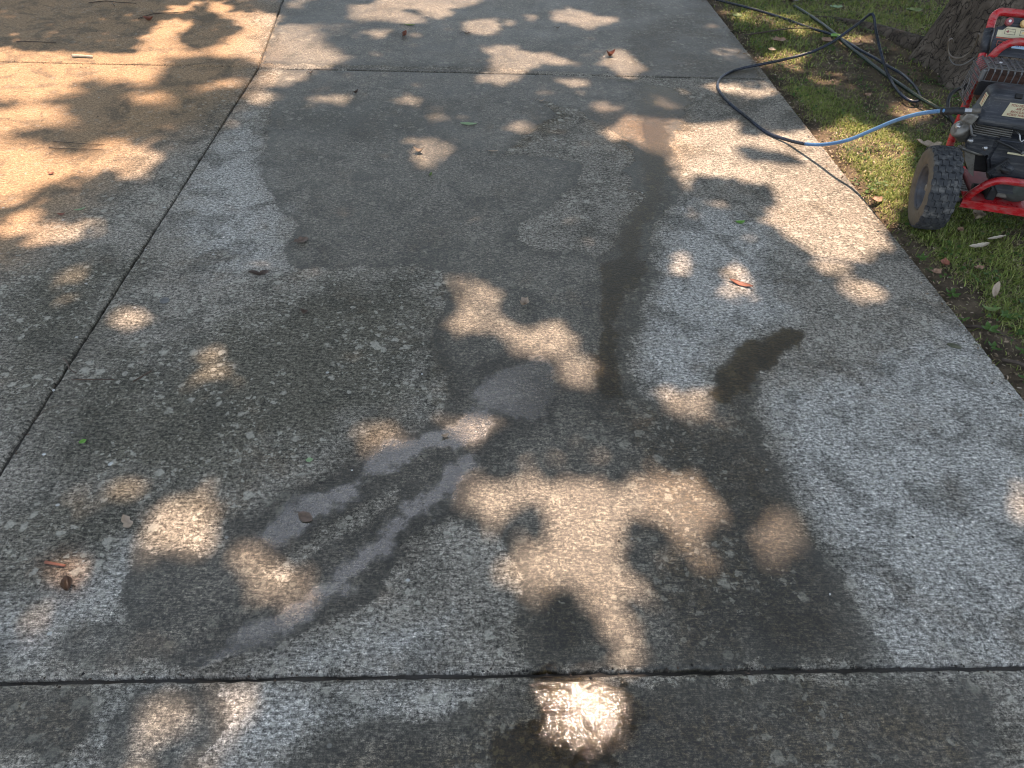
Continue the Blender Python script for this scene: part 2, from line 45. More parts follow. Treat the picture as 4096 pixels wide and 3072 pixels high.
WET = [[[-1.2,4.36],[-1.092,3.697],[-1.042,3.242],[-0.973,2.968],[-0.855,2.745],[-0.746,2.604],[-0.777,2.422],[-0.702,2.294],[-0.424,2.306],[-0.25,2.328],[-0.138,2.289],[-0.123,2.183],[-0.155,2.014],[-0.173,1.884],[-0.143,1.765],[-0.096,1.665],[-0.106,1.57],[-0.145,1.5],[-0.204,1.453],[-0.275,1.406],[-0.339,1.336],[-0.444,1.261],[-0.593,1.198],[-0.648,1.123],[-0.66,1.039],[-0.85,1.027],[-0.85,0.949],[-0.822,0.841],[-0.942,0.843],[-0.955,0.741],[-0.62,0.736],[-0.553,0.771],[-0.498,0.775],[-0.364,0.841],[-0.285,0.893],[-0.214,0.962],[-0.197,1.035],[-0.131,1.112],[-0.09,1.146],[0.026,1.089],[0.095,0.998],[0.094,0.889],[0.101,0.725],[0.897,0.714],[0.92,0.783],[0.906,0.831],[0.915,0.93],[0.891,1.011],[0.861,1.083],[0.86,1.239],[0.853,1.415],[0.859,1.552],[0.902,1.658],[0.959,1.748],[1.041,1.808],[1.116,1.865],[1.139,1.932],[1.07,1.952],[0.982,1.882],[0.873,1.826],[0.799,1.748],[0.742,1.657],[0.718,1.589],[0.665,1.618],[0.568,1.576],[0.527,1.592],[0.5,1.656],[0.496,1.746],[0.506,1.865],[0.57,1.995],[0.611,2.135],[0.685,2.255],[0.677,2.383],[0.698,2.539],[0.761,2.728],[0.865,2.84],[0.92,3.005],[0.947,3.192],[0.945,3.383],[1.07,3.738],[1.183,4.03],[1.082,4.198],[0.958,4.278],[0.442,4.382],[-0.39,4.409]],[[-1.87,8.009],[-1.439,5.634],[-1.313,4.445],[-0.115,4.464],[1.003,4.377],[1.681,4.364],[1.754,5.062],[2.209,8.578]],[[-0.404,0.522],[-0.323,0.585],[-0.203,0.625],[-0.036,0.618],[0.023,0.668],[0.085,0.699],[0.372,0.688],[1.104,0.673],[1.134,0.65],[1.118,0.59],[1.056,0.494],[0.991,0.383],[-0.468,0.414]],[[-1.094,0.716],[-0.916,0.708],[-0.816,0.677],[-0.803,0.596],[-0.855,0.566],[-1.013,0.556]],[[-0.767,0.586],[-0.756,0.5],[-0.596,0.497],[-0.519,0.619],[-0.57,0.7],[-0.649,0.701],[-0.73,0.68]]]
DRY = [[[0.358,3.941],[0.528,3.835],[0.696,3.575],[0.757,3.376],[0.755,3.244],[0.681,3.144],[0.685,2.998],[0.725,2.878],[0.668,2.753],[0.583,2.609],[0.55,2.483],[0.459,2.386],[0.372,2.445],[0.204,2.441],[0.129,2.544],[0.176,2.656],[0.282,2.775],[0.402,2.945],[0.482,3.105],[0.467,3.214],[0.314,3.267],[0.107,3.285],[0.161,3.416],[0.289,3.643],[0.396,3.767]],[[-0.408,1.119],[-0.309,1.189],[-0.226,1.228],[-0.198,1.196],[-0.289,1.121],[-0.395,1.037],[-0.494,0.958],[-0.542,0.972],[-0.467,1.051]]]
DEEP = [[[0.478,2.347],[0.559,2.375],[0.633,2.356],[0.618,2.254],[0.56,2.202],[0.513,2.177],[0.49,2.076],[0.462,1.967],[0.458,1.84],[0.428,1.757],[0.392,1.757],[0.413,1.865],[0.437,1.993],[0.464,2.191]],[[0.964,4.227],[1.082,4.198],[1.17,4.029],[1.095,3.862],[0.908,3.822],[0.872,3.915]],[[0.79,3.336],[0.89,3.314],[0.872,3.094],[0.806,2.914],[0.681,2.668],[0.606,2.382],[0.56,2.381],[0.6,2.591],[0.735,2.869],[0.783,3.091]],[[0.796,1.724],[0.865,1.807],[0.979,1.869],[1.067,1.942],[1.134,1.927],[1.111,1.865],[1.029,1.82],[0.921,1.725],[0.835,1.636],[0.773,1.572],[0.746,1.614]],[[0.4,1.78],[0.445,1.773],[0.435,1.678],[0.449,1.613],[0.412,1.613],[0.391,1.689]],[[0.885,3.916],[1.023,3.891],[0.92,3.29],[0.812,3.261]],[[0.146,0.696],[0.315,0.689],[0.308,0.604],[0.278,0.531],[0.187,0.481],[0.04,0.484],[0.022,0.554],[0.101,0.608],[0.164,0.666]]]
FILM = [[[0.03,1.57],[-0.055,1.51],[-0.136,1.456],[-0.215,1.412],[-0.278,1.376],[-0.319,1.327],[-0.345,1.277],[-0.426,1.229],[-0.49,1.17],[-0.578,1.08],[-0.506,1.068],[-0.425,1.144],[-0.343,1.212],[-0.306,1.268],[-0.246,1.31],[-0.184,1.353],[-0.106,1.388],[-0.039,1.388],[0.015,1.443]],[[-0.025,1.397],[-0.071,1.327],[-0.107,1.259],[-0.173,1.196],[-0.228,1.12],[-0.281,1.049],[-0.342,0.989],[-0.418,0.907],[-0.474,0.862],[-0.547,0.809],[-0.61,0.739],[-0.549,0.776],[-0.466,0.823],[-0.372,0.894],[-0.284,0.979],[-0.223,1.056],[-0.163,1.135],[-0.104,1.188],[-0.062,1.259],[-0.011,1.344]],[[0.046,1.721],[0.216,1.767],[0.237,1.634],[0.157,1.51],[0.03,1.51],[-0.013,1.612]]]
MOSS = [[[0.928,4.261],[1.183,4.03],[1.045,3.677],[0.929,3.393],[0.944,3.144],[0.853,2.831],[0.741,2.669],[0.662,2.383],[0.676,2.255],[0.592,2.077],[0.509,1.865],[0.492,1.656],[0.527,1.592],[0.57,1.511],[0.743,1.511],[0.749,1.657],[0.884,1.819],[1.067,1.942],[1.139,1.932],[1.116,1.865],[0.937,1.725],[0.864,1.552],[0.852,1.255],[0.871,1.04],[0.906,0.905],[0.881,0.728],[0.483,0.723],[0.406,0.885],[0.454,1.325],[0.355,1.511],[0.355,1.768],[0.429,2.132],[0.472,2.347],[0.58,2.591],[0.676,2.826],[0.739,3.233],[0.732,3.663]],[[-0.036,0.61],[0.043,0.667],[0.166,0.691],[1.083,0.673],[1.124,0.65],[1.113,0.59],[1.012,0.423],[-0.301,0.45],[-0.297,0.542]],[[0.129,0.965],[0.242,0.938],[0.314,0.792],[0.169,0.728],[0.108,0.772]],[[-1.079,0.706],[-0.914,0.703],[-0.824,0.672],[-0.813,0.596],[-0.908,0.562],[-1.004,0.555]],[[1.186,7.459],[1.984,7.555],[1.744,4.382],[1.29,4.394],[0.895,4.409]],[[0.151,3.912],[0.361,3.988],[0.472,3.771],[0.355,3.532],[0.205,3.365],[0.112,3.285],[0.265,3.642]],[[-0.157,2.242],[-0.067,2.125],[-0.144,1.961],[-0.08,1.676],[-0.112,1.55],[-0.164,1.719],[-0.19,1.909],[-0.157,2.068]]]
RUST = [[[-1.089,1.023],[-1.022,1.035],[-0.956,0.982],[-0.934,0.913],[-0.966,0.901],[-1.025,0.939],[-1.077,0.983]],[[-1.038,0.849],[-0.999,0.855],[-0.967,0.804],[-1.005,0.799]]]
GLOSS = [[[0.115,0.695],[0.315,0.689],[0.31,0.604],[0.292,0.531],[0.191,0.515],[0.08,0.589],[0.093,0.657]]]
ALGAE = [[[-0.702,2.117],[-0.554,2.236],[-0.313,2.239],[-0.185,2.124],[-0.182,1.909],[-0.225,1.742],[-0.201,1.611],[-0.306,1.51],[-0.453,1.398],[-0.619,1.311],[-0.749,1.23],[-0.894,1.263],[-1.043,1.363],[-1.084,1.548],[-1.044,1.715],[-0.968,1.902],[-0.871,2.005]],[[-0.927,1.368],[-0.968,1.291],[-1.031,1.257],[-1.106,1.269],[-1.18,1.326],[-1.243,1.421],[-1.281,1.54],[-1.284,1.664],[-1.248,1.764],[-1.176,1.814],[-1.087,1.797],[-1.001,1.72],[-0.941,1.604],[-0.916,1.478]],[[-1.001,1.2],[-0.986,1.163],[-0.992,1.116],[-1.017,1.071],[-1.054,1.035],[-1.097,1.014],[-1.138,1.013],[-1.169,1.03],[-1.186,1.064],[-1.183,1.108],[-1.162,1.154],[-1.125,1.194],[-1.079,1.218],[-1.035,1.22]],[[-1.162,0.978],[-1.018,1.231],[-0.889,1.247],[-0.895,1.028],[-1.025,0.914],[-1.126,0.903]],[[-1.305,2.346],[-1.301,1.548],[-1.436,1.547],[-1.729,2.159],[-1.536,2.407]],[[-1.071,3.979],[-0.359,3.951],[0.047,3.691],[-0.094,3.459],[-0.554,3.44],[-1.028,3.529]],[[-1.837,4.106],[-1.327,3.999],[-1.315,3.572],[-1.685,3.446],[-1.885,3.334]],[[0.128,0.952],[0.242,0.938],[0.314,0.792],[0.17,0.738],[0.12,0.794]],[[0.855,1.222],[0.91,0.917],[0.871,0.728],[0.592,0.732],[0.587,0.883]]]
PALE = [[[-0.911,1.041],[-0.85,0.949],[-0.826,0.853],[-0.937,0.831],[-0.961,0.745],[-1.1,0.747],[-1.155,0.857],[-1.062,0.903],[-0.976,0.951]],[[-1.095,3.418],[-0.83,2.668],[-0.772,2.293],[-0.987,2.259],[-1.252,2.621],[-1.292,3.161],[-1.242,3.75]],[[0.898,1.593],[1.78,1.981],[1.787,1.553],[1.288,0.711],[0.909,0.717],[0.919,0.879],[0.881,1.222]],[[-0.039,0.731],[-0.489,0.738],[-0.417,0.785],[-0.253,0.811],[-0.061,0.786]],[[0.497,1.592],[0.64,2.255],[0.893,2.874],[1.217,2.681],[1.094,1.974],[0.82,1.819],[0.724,1.614]],[[-0.789,0.681],[-0.49,0.698],[-0.038,0.691],[-0.037,0.629],[-0.324,0.597],[-0.442,0.527],[-0.64,0.498],[-0.858,0.553]]]
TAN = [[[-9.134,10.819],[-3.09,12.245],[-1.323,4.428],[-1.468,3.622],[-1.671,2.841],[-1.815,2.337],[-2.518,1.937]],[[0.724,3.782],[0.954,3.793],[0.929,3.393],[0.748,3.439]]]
HOSE = [[1.909,2.736,0.475],[1.872,2.749,0.47],[1.837,2.78,0.455],[1.811,2.88,0.4],[1.796,2.999,0.32],[1.764,3.093,0.235],[1.712,3.165,0.158],[1.663,3.272,0.088],[1.618,3.37,0.045],[1.567,3.48,0.016],[1.494,3.593,0.007],[1.439,3.799,0.007],[1.395,3.976,0.007],[1.381,4.125,0.007],[1.391,4.232,0.007],[1.433,4.345,0.007],[1.518,4.458,0.007],[1.632,4.53,0.012],[1.767,4.58,0.02],[1.929,4.625,0.04],[2.084,4.665,0.07],[2.196,4.682,0.12],[2.287,4.705,0.18],[2.354,4.712,0.235],[2.418,4.76,0.265],[2.44,4.769,0.27],[2.451,4.751,0.26],[2.469,4.709,0.2],[2.476,4.601,0.13],[2.467,4.442,0.07],[2.472,4.335,0.03],[2.452,4.175,0.02],[2.463,4.056,0.015],[2.5,4.032,0.015],[2.537,4.064,0.02],[2.562,4.155,0.03],[2.573,4.28,0.035],[2.581,4.439,0.03],[2.555,4.551,0.03],[2.529,4.694,0.03],[2.5,4.859,0.025],[2.475,5.048,0.02],[2.441,5.225,0.012],[2.337,5.375,0.008],[2.204,5.595,0.008],[2.077,5.763,0.008],[1.946,5.901,0.008],[1.807,6.032,0.008],[1.611,6.195,0.008]]
GARDEN = [[2.4,5.926,0.004],[2.43,5.742,0.006],[2.449,5.545,0.01],[2.462,5.283,0.014],[2.467,4.992,0.012],[2.487,4.691,0.012],[2.499,4.427,0.015],[2.51,4.21,0.025],[2.522,4.047,0.03],[2.552,3.927,0.03],[2.558,3.836,0.03],[2.574,3.723,0.02],[2.542,3.512,0.015],[2.478,3.362,0.02],[2.453,3.287,0.02],[2.478,3.255,0.015],[2.531,3.239,0.01],[2.59,3.209,0.01]]
INLET = [[2.551,3.68,0.03],[2.526,3.722,0.06],[2.514,3.76,0.1],[2.531,3.8,0.14],[2.56,3.805,0.17],[2.583,3.768,0.2],[2.591,3.694,0.22],[2.538,3.534,0.25]]
WIRE = [[2.378,3.734,0.42],[2.366,3.725,0.44],[2.349,3.716,0.45],[2.34,3.712,0.44],[2.361,3.729,0.4],[2.383,3.725,0.37],[2.409,3.713,0.36],[2.431,3.691,0.37],[2.444,3.67,0.4],[2.431,3.631,0.44],[2.393,3.577,0.49],[2.356,3.53,0.53]]
WIRE2 = [[2.388,3.747,0.37],[2.41,3.752,0.34],[2.437,3.748,0.32],[2.458,3.728,0.32],[2.474,3.702,0.34],[2.49,3.68,0.38],[2.483,3.654,0.42]]


# ------------------------------------------------------------------ helpers
def tag(o, label=None, cat=None, group=None, kind=None):
    if label: o['label'] = label
    if cat: o['category'] = cat
    if group: o['group'] = group
    if kind: o['kind'] = kind
    return o

def empty(name, loc=(0, 0, 0), rz=0.0):
    o = bpy.data.objects.new(name, None); COL.objects.link(o)
    o.location = loc; o.rotation_euler = (0, 0, rz); o.empty_display_size = 0.1
    return o

def link(name, me, mat=None, parent=None, smooth=False):
    o = bpy.data.objects.new(name, me); COL.objects.link(o)
    if mat:
        me.materials.clear(); me.materials.append(mat)
    if smooth:
        me.polygons.foreach_set('use_smooth', [True] * len(me.polygons))
    if parent: o.parent = parent
    return o

def bm_obj(name, bm, mat, parent=None, smooth=False):
    me = bpy.data.meshes.new(name); bm.to_mesh(me); bm.free()
    return link(name, me, mat, parent, smooth)

def np_mesh(name, V, F, attrs=None):
    """V (n,3), F (m,k) with one k"""
    V = np.asarray(V, np.float32); F = np.asarray(F, np.int32)
    me = bpy.data.meshes.new(name)
    n, k = F.shape
    me.vertices.add(len(V)); me.vertices.foreach_set('co', V.ravel())
    me.loops.add(n * k); me.loops.foreach_set('vertex_index', F.ravel())
    me.polygons.add(n)
    me.polygons.foreach_set('loop_start', np.arange(0, n * k, k, dtype=np.int32))
    me.update(calc_edges=True); me.validate()
    for a, v in (attrs or {}).items():
        at = me.attributes.new(a, 'FLOAT', 'POINT'); at.data.foreach_set('value', np.asarray(v, np.float32))
    return me

def sdf(P, poly):
    """signed distance, positive outside"""
    P = np.asarray(P, float); Q = np.asarray(poly, float); A, B = Q, np.roll(Q, -1, 0)
    out = np.full(len(P), 1e9); inside = np.zeros(len(P), bool)
    for a, b in zip(A, B):
        e = b - a; w = P - a; L = max(e @ e, 1e-12)
        t = np.clip(w @ e / L, 0, 1); d = w - t[:, None] * e
        out = np.minimum(out, (d * d).sum(1))
        c1 = (a[1] <= P[:, 1]) != (b[1] <= P[:, 1])
        with np.errstate(divide='ignore', invalid='ignore'):
            xi = a[0] + (P[:, 1] - a[1]) * e[0] / (e[1] if abs(e[1]) > 1e-12 else 1e-12)
        inside ^= c1 & (P[:, 0] < xi)
    out = np.sqrt(out)
    return np.where(inside, -out, out)

def field(P, polys, lim=0.4):
    f = np.full(len(P), lim)
    for q in polys:
        Q = np.asarray(q); lo = Q.min(0) - lim; hi = Q.max(0) + lim
        m = (P[:, 0] > lo[0]) & (P[:, 0] < hi[0]) & (P[:, 1] > lo[1]) & (P[:, 1] < hi[1])
        if m.any(): f[m] = np.minimum(f[m], sdf(P[m], q))
    return np.clip(f, -lim, lim)

def vnoise(P, s, seed=0.0):
    return np.array([mnoise.noise(Vector((p[0] * s + seed, p[1] * s - seed, seed * .37))) for p in P])

def smooth_path(pts, per=6):
    pts = [Vector(p) for p in pts]; out = []
    for i in range(len(pts) - 1):
        p0 = pts[max(i - 1, 0)]; p1 = pts[i]; p2 = pts[i + 1]; p3 = pts[min(i + 2, len(pts) - 1)]
        for k in range(per):
            t = k / per
            out.append(0.5 * ((2 * p1) + (p2 - p0) * t + (2 * p0 - 5 * p1 + 4 * p2 - p3) * t * t + (3 * p1 - p0 - 3 * p2 + p3) * t ** 3))
    out.append(pts[-1]); return out

def fillet(pts, r, n=6):
    """polyline with rounded corners of radius about r"""
    pts = [Vector(p) for p in pts]; out = [pts[0]]
    for i in range(1, len(pts) - 1):
        a, b, c = pts[i - 1], pts[i], pts[i + 1]
        d1 = (a - b); d2 = (c - b); q = min(r, d1.length * .49, d2.length * .49)
        s = b + d1.normalized() * q; e = b + d2.normalized() * q
        for k in range(n + 1):
            t = k / n; out.append(s * (1 - t) ** 2 + b * 2 * t * (1 - t) + e * t * t)
    out.append(pts[-1]); return out

def add_tube(bm, pts, r, seg=12, caps=True):
    pts = [Vector(p) for p in pts]; n = len(pts)
    rr = r if callable(r) else (lambda i: r)
    up = Vector((0, 0, 1)); t0 = (pts[1] - pts[0]).normalized()
    nx = t0.cross(up)
    if nx.length < 1e-3: nx = t0.cross(Vector((1, 0, 0)))
    nx.normalize(); rings = []
    for i in range(n):
        t = (pts[min(i + 1, n - 1)] - pts[max(i - 1, 0)]).normalized()
        nx = (nx - t * nx.dot(t))
        if nx.length < 1e-6: nx = t.orthogonal()
        nx.normalize(); ny = t.cross(nx)
        R = rr(i)
        rings.append([bm.verts.new(pts[i] + (nx * math.cos(2 * PI * k / seg) + ny * math.sin(2 * PI * k / seg)) * R) for k in range(seg)])
    for i in range(n - 1):
        for k in range(seg):
            bm.faces.new((rings[i][k], rings[i][(k + 1) % seg], rings[i + 1][(k + 1) % seg], rings[i + 1][k]))
    if caps:
        bm.faces.new(list(reversed(rings[0]))); bm.faces.new(rings[-1])
    return rings

def tube_obj(name, pts, r, mat, parent=None, seg=12):
    bm = bmesh.new(); add_tube(bm, pts, r, seg)
    bmesh.ops.recalc_face_normals(bm, faces=bm.faces)
    return bm_obj(name, bm, mat, parent, True)

def add_box(bm, c, s, rot=None, bevel=0.0, seg=2, taper=None):
    r = bmesh.ops.create_cube(bm, size=1.0); vs = r['verts']
    for v in vs:
        v.co = Vector((v.co.x * s[0], v.co.y * s[1], v.co.z * s[2]))
        if taper and v.co.z > 0: v.co.x *= taper[0]; v.co.y *= taper[1]
    if bevel > 0:
        es = list({e for v in vs for e in v.link_edges})
        rr = bmesh.ops.bevel(bm, geom=es, offset=bevel, segments=seg, profile=0.5, affect='EDGES')
        vs = list({v for f in rr['faces'] for v in f.verts} | {v for v in vs if v.is_valid})
        allv = set(vs); st = list(vs)
        while st:
            v = st.pop()
            for e in v.link_edges:
                w = e.other_vert(v)
                if w not in allv: allv.add(w); st.append(w)
        vs = list(allv)
    if rot is not None:
        for v in vs: v.co = rot @ v.co
    for v in vs: v.co += Vector(c)
    return vs

def box_obj(name, c, s, mat, parent=None, rot=None, bevel=0.003, seg=2, taper=None):
    bm = bmesh.new(); add_box(bm, c, s, rot, bevel, seg, taper)
    bmesh.ops.recalc_face_normals(bm, faces=bm.faces)
    o = bm_obj(name, bm, mat, parent)
    return o

def add_lathe(bm, prof, M4, seg=24):
    """prof: (radius, axial) pairs; axis = local z of M4"""
    rings = []
    for r, a in prof:
        if r < 1e-5: rings.append([bm.verts.new(M4 @ Vector((0, 0, a)))])
        else: rings.append([bm.verts.new(M4 @ Vector((r * math.cos(2 * PI * k / seg), r * math.sin(2 * PI * k / seg), a))) for k in range(seg)])
    for A, B in zip(rings, rings[1:]):
        for k in range(seg):
            a = A[k % len(A)]; b = A[(k + 1) % len(A)]; c = B[(k + 1) % len(B)]; d = B[k % len(B)]
            f = []
            for v in (a, b, c, d):
                if v not in f: f.append(v)
            if len(f) > 2:
                try: bm.faces.new(f)
                except ValueError: pass

def lathe_obj(name, prof, M4, mat, parent=None, seg=24, smooth=True):
    bm = bmesh.new(); add_lathe(bm, prof, M4, seg)
    bmesh.ops.recalc_face_normals(bm, faces=bm.faces)
    return bm_obj(name, bm, mat, parent, smooth)

def axis_matrix(loc, axis):
    return Matrix.Translation(Vector(loc)) @ Vector(axis).to_track_quat('Z', 'Y').to_matrix().to_4x4()

# ------------------------------------------------------------------ material helpers
class NT:
    def __init__(s, name):
        s.m = bpy.data.materials.new(name); s.m.use_nodes = True; s.t = s.m.node_tree; s.t.nodes.clear()
        s.out = s.t.nodes.new('ShaderNodeOutputMaterial')
        g = s.t.nodes.new('ShaderNodeNewGeometry'); s.pos = g.outputs['Position']
        s._obj = None
    def n(s, typ, **kw):
        x = s.t.nodes.new(typ)
        for k, v in kw.items(): setattr(x, k, v)
        return x
    def set(s, sock, v):
        if isinstance(v, bpy.types.NodeSocket): s.t.links.new(v, sock)
        elif isinstance(v, (tuple, list)) and len(v) == 3 and sock.type == 'RGBA': sock.default_value = (*v, 1)
        else: sock.default_value = v
    def objco(s):
        if not s._obj: s._obj = s.n('ShaderNodeTexCoord').outputs['Object']
        return s._obj
    def attr(s, name): return s.n('ShaderNodeAttribute', attribute_name=name).outputs['Fac']
    def scale(s, v, sc):
        x = s.n('ShaderNodeVectorMath', operation='MULTIPLY'); s.set(x.inputs[0], v); x.inputs[1].default_value = sc; return x.outputs[0]
    def noise(s, v, scale, detail=3, rough=.55, dist=0):
        x = s.n('ShaderNodeTexNoise'); s.set(x.inputs['Vector'], v); x.inputs['Scale'].default_value = scale
        x.inputs['Detail'].default_value = detail; x.inputs['Roughness'].default_value = rough; x.inputs['Distortion'].default_value = dist
        return x.outputs['Fac']
    def vor(s, v, scale, feature='F1', out='Distance', rand=1.0):
        x = s.n('ShaderNodeTexVoronoi', feature=feature); s.set(x.inputs['Vector'], v); x.inputs['Scale'].default_value = scale
        x.inputs['Randomness'].default_value = rand
        return x.outputs[out]
    def math(s, op, a, b=0.0, c=None, clamp=False):
        x = s.n('ShaderNodeMath', operation=op, use_clamp=clamp); s.set(x.inputs[0], a); s.set(x.inputs[1], b)
        if c is not None: s.set(x.inputs[2], c)
        return x.outputs[0]
    def ramp(s, v, a, b, lo=0.0, hi=1.0, smooth=True):
        x = s.n('ShaderNodeMapRange'); x.interpolation_type = 'SMOOTHSTEP' if smooth else 'LINEAR'; x.clamp = True
        s.set(x.inputs['Value'], v); x.inputs['From Min'].default_value = a; x.inputs['From Max'].default_value = b
        s.set(x.inputs['To Min'], lo); s.set(x.inputs['To Max'], hi); return x.outputs[0]
    def mix(s, f, a, b, blend='MIX'):
        x = s.n('ShaderNodeMix', data_type='RGBA', blend_type=blend); s.set(x.inputs['Factor'], f)
        s.set(x.inputs['A'] if False else x.inputs[6], a); s.set(x.inputs[7], b); return x.outputs[2]
    def mixf(s, f, a, b):
        x = s.n('ShaderNodeMix', data_type='FLOAT'); s.set(x.inputs[0], f); s.set(x.inputs[2], a); s.set(x.inputs[3], b); return x.outputs[0]
    def bump(s, h, strength=.5, dist=.002, normal=None):
        x = s.n('ShaderNodeBump'); s.set(x.inputs['Strength'], strength); x.inputs['Distance'].default_value = dist
        s.set(x.inputs['Height'], h)
        if normal is not None: s.set(x.inputs['Normal'], normal)
        return x.outputs[0]
    def bsdf(s, color, rough=.6, metal=0.0, normal=None, spec=.5, **kw):
        p = s.n('ShaderNodeBsdfPrincipled'); s.set(p.inputs['Base Color'], color); s.set(p.inputs['Roughness'], rough)
        s.set(p.inputs['Metallic'], metal); s.set(p.inputs['Specular IOR Level'], spec)
        if normal is not None: s.set(p.inputs['Normal'], normal)
        for k, v in kw.items(): s.set(p.inputs[k.replace('_', ' ')], v)
        return p.outputs[0]
    def done(s, sh): s.t.links.new(sh, s.out.inputs['Surface']); return s.m

def m_simple(name, col, rough=.6, metal=0.0, dirt=.25, dirtcol=(.16, .13, .10), scale=18, bump=.15, spec=.5, varsc=60, objspace=True):
    t = NT(name); P = t.objco() if objspace else t.pos
    a = t.noise(P, scale, 5, .65); b = t.noise(P, varsc, 4, .6)
    c = t.mix(t.ramp(b, .35, .7, 0, .35), col, tuple(min(1, x * 1.35 + .008) for x in col))
    c = t.mix(t.ramp(a, .45, .72, 0, dirt), c, dirtcol)
    r = t.ramp(a, .4, .7, rough, min(1, rough + .25))
    nm = t.bump(b, bump, .002)
    return t.done(t.bsdf(c, r, metal, nm, spec))

def m_concrete():
    t = NT('broomed_concrete'); P = t.pos
    flat = t.scale(P, (1, 1, 0.2))
    big = t.noise(flat, 1.3, 4, .6, .3)
    mid = t.noise(flat, 9, 5, .65, .2)
    fine = t.noise(flat, 115, 7, .82)
    grain = t.noise(flat, 420, 2, .6)
    broom = t.noise(t.scale(P, (38, 290, 1)), 1.0, 4, .7)
    broom2 = t.noise(t.scale(P, (60, 700, 1)), 1.0, 2, .6)
    edgen = t.math('ADD', t.math('MULTIPLY', t.math('SUBTRACT', t.noise(flat, 9, 5, .65), .5), .16), t.math('MULTIPLY', t.math('SUBTRACT', t.noise(flat, 45, 4, .6), .5), .045))
    dryn = t.noise(flat, 2.4, 5, .65)
    wet = t.math('MULTIPLY', t.ramp(t.math('DIVIDE', t.math('ADD', t.attr('wet'), edgen), t.ramp(t.noise(flat, 2.1, 3), .42, .62, .006, .030)), -1, 1, 1, 0), t.ramp(dryn, .32, .64, 1, .66))
    wetrim = t.ramp(t.math('ADD', t.attr('wet'), edgen), -.075, -.012, 0, 1)
    deep = t.ramp(t.math('ADD', t.attr('deep'), edgen), -.002, .022, 1, 0)
    film = t.ramp(t.math('ADD', t.attr('film'), t.math('MULTIPLY', edgen, 1.2)), -.012, .026, 1, 0)
    algae = t.ramp(t.math('ADD', t.attr('algae'), t.math('MULTIPLY', t.math('SUBTRACT', mid, .5), .5)), -.16, .16, 1, 0)
    pale = t.ramp(t.math('ADD', t.attr('pale'), t.math('MULTIPLY', t.math('SUBTRACT', mid, .5), .4)), -.12, .10, 1, 0)
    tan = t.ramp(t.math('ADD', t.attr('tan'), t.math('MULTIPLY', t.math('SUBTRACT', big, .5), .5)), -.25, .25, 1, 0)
    rust = t.ramp(t.math('ADD', t.attr('rust'), t.math('MULTIPLY', t.math('SUBTRACT', mid, .5), .25)), -.05, .05, 1, 0)
    # dry paste: grey, tan where clay dust lies, darker where algae grows
    c = t.mix(t.ramp(big, .35, .68), (.172, .156, .128), (.230, .211, .176))
    c = t.mix(t.math('MULTIPLY', algae, .85), c, (.084, .077, .056))
    c = t.mix(t.math('MULTIPLY', pale, .8), c, (.34, .33, .30))
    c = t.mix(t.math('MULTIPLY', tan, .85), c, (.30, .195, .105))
    c = t.mix(t.math('MULTIPLY', rust, .42), c, (.15, .080, .045))
    moss = t.ramp(t.math('ADD', t.attr('moss'), t.math('MULTIPLY', t.math('SUBTRACT', mid, .5), .30)), -.09, .06, 1, 0)
    c = t.mix(t.math('MULTIPLY', moss, t.ramp(t.noise(flat, 20, 5, .7), .36, .60, .45, .95)), c, t.mix(1.0, c, (.40, .34, .235), 'MULTIPLY'))
    # blotches of grime, 3 to 30 cm, and brown stains
    blot = t.noise(flat, 5.5, 6, .7, .6)
    c = t.mix(t.ramp(blot, .47, .62, .0, .55), c, (.055, .053, .042))
    brn = t.noise(t.scale(P, (1, 1, .3)), 2.7, 5, .7, .4)
    c = t.mix(t.ramp(brn, .54, .66, 0, .35), c, (.12, .092, .060))
    med = t.noise(t.scale(P, (1, 1.7, .2)), 55, 5, .72)
    streak = t.noise(t.scale(P, (14, 120, 1)), 1.0, 4, .65)
    ridge = t.math('ADD', t.math('MULTIPLY', broom, .45), t.math('ADD', t.math('MULTIPLY', fine, .35), t.math('MULTIPLY', med, .20)))
    def mul(c, v, f=1.0):
        kk = t.n('ShaderNodeCombineColor'); [t.set(kk.inputs[i], v) for i in range(3)]
        return t.mix(f, c, kk.outputs[0], 'MULTIPLY')
    soft = t.mixf(tan, 1.0, .55)
    c = mul(c, t.ramp(broom, .37, .63, .64, 1.38, False), soft)
    c = mul(c, t.ramp(fine, .39, .61, .20, 1.88, False), soft)
    c = mul(c, t.ramp(med, .39, .61, .55, 1.45, False), soft)
    c = mul(c, t.ramp(grain, .32, .68, .40, 1.65, False), .9)
    # pale flakes of worn-through sand, 5 to 25 mm
    wob = t.n('ShaderNodeVectorMath', operation='MULTIPLY_ADD'); nz = t.n('ShaderNodeTexNoise'); t.set(nz.inputs['Vector'], flat); nz.inputs['Scale'].default_value = 55; nz.inputs['Detail'].default_value = 5
    t.set(wob.inputs[0], nz.outputs['Color']); wob.inputs[1].default_value = (.040, .026, 0); t.set(wob.inputs[2], flat); wv = wob.outputs[0]
    flreg = t.ramp(t.noise(flat, 3.0, 4, .65), .38, .62, .25, 1.0)
    flm = None
    for sc, lo, hi, amt in ((22, .14, .38, .85), (46, .16, .42, .80), (88, .16, .42, .70)):
        v = t.n('ShaderNodeTexVoronoi'); t.set(v.inputs['Vector'], wv); v.inputs['Scale'].default_value = sc
        sp = t.n('ShaderNodeSeparateColor'); t.set(sp.inputs[0], v.outputs['Color'])
        pick = t.ramp(t.math('MULTIPLY', sp.outputs[0], flreg), .26, .50, 0, 1)
        rad = t.mixf(sp.outputs[1], lo, hi)
        d = t.math('SUBTRACT', v.outputs['Distance'], rad)
        k = t.math('MULTIPLY', t.math('MULTIPLY', t.ramp(d, -.10, .04, amt, 0), pick), t.mixf(1.0, 0, 1))
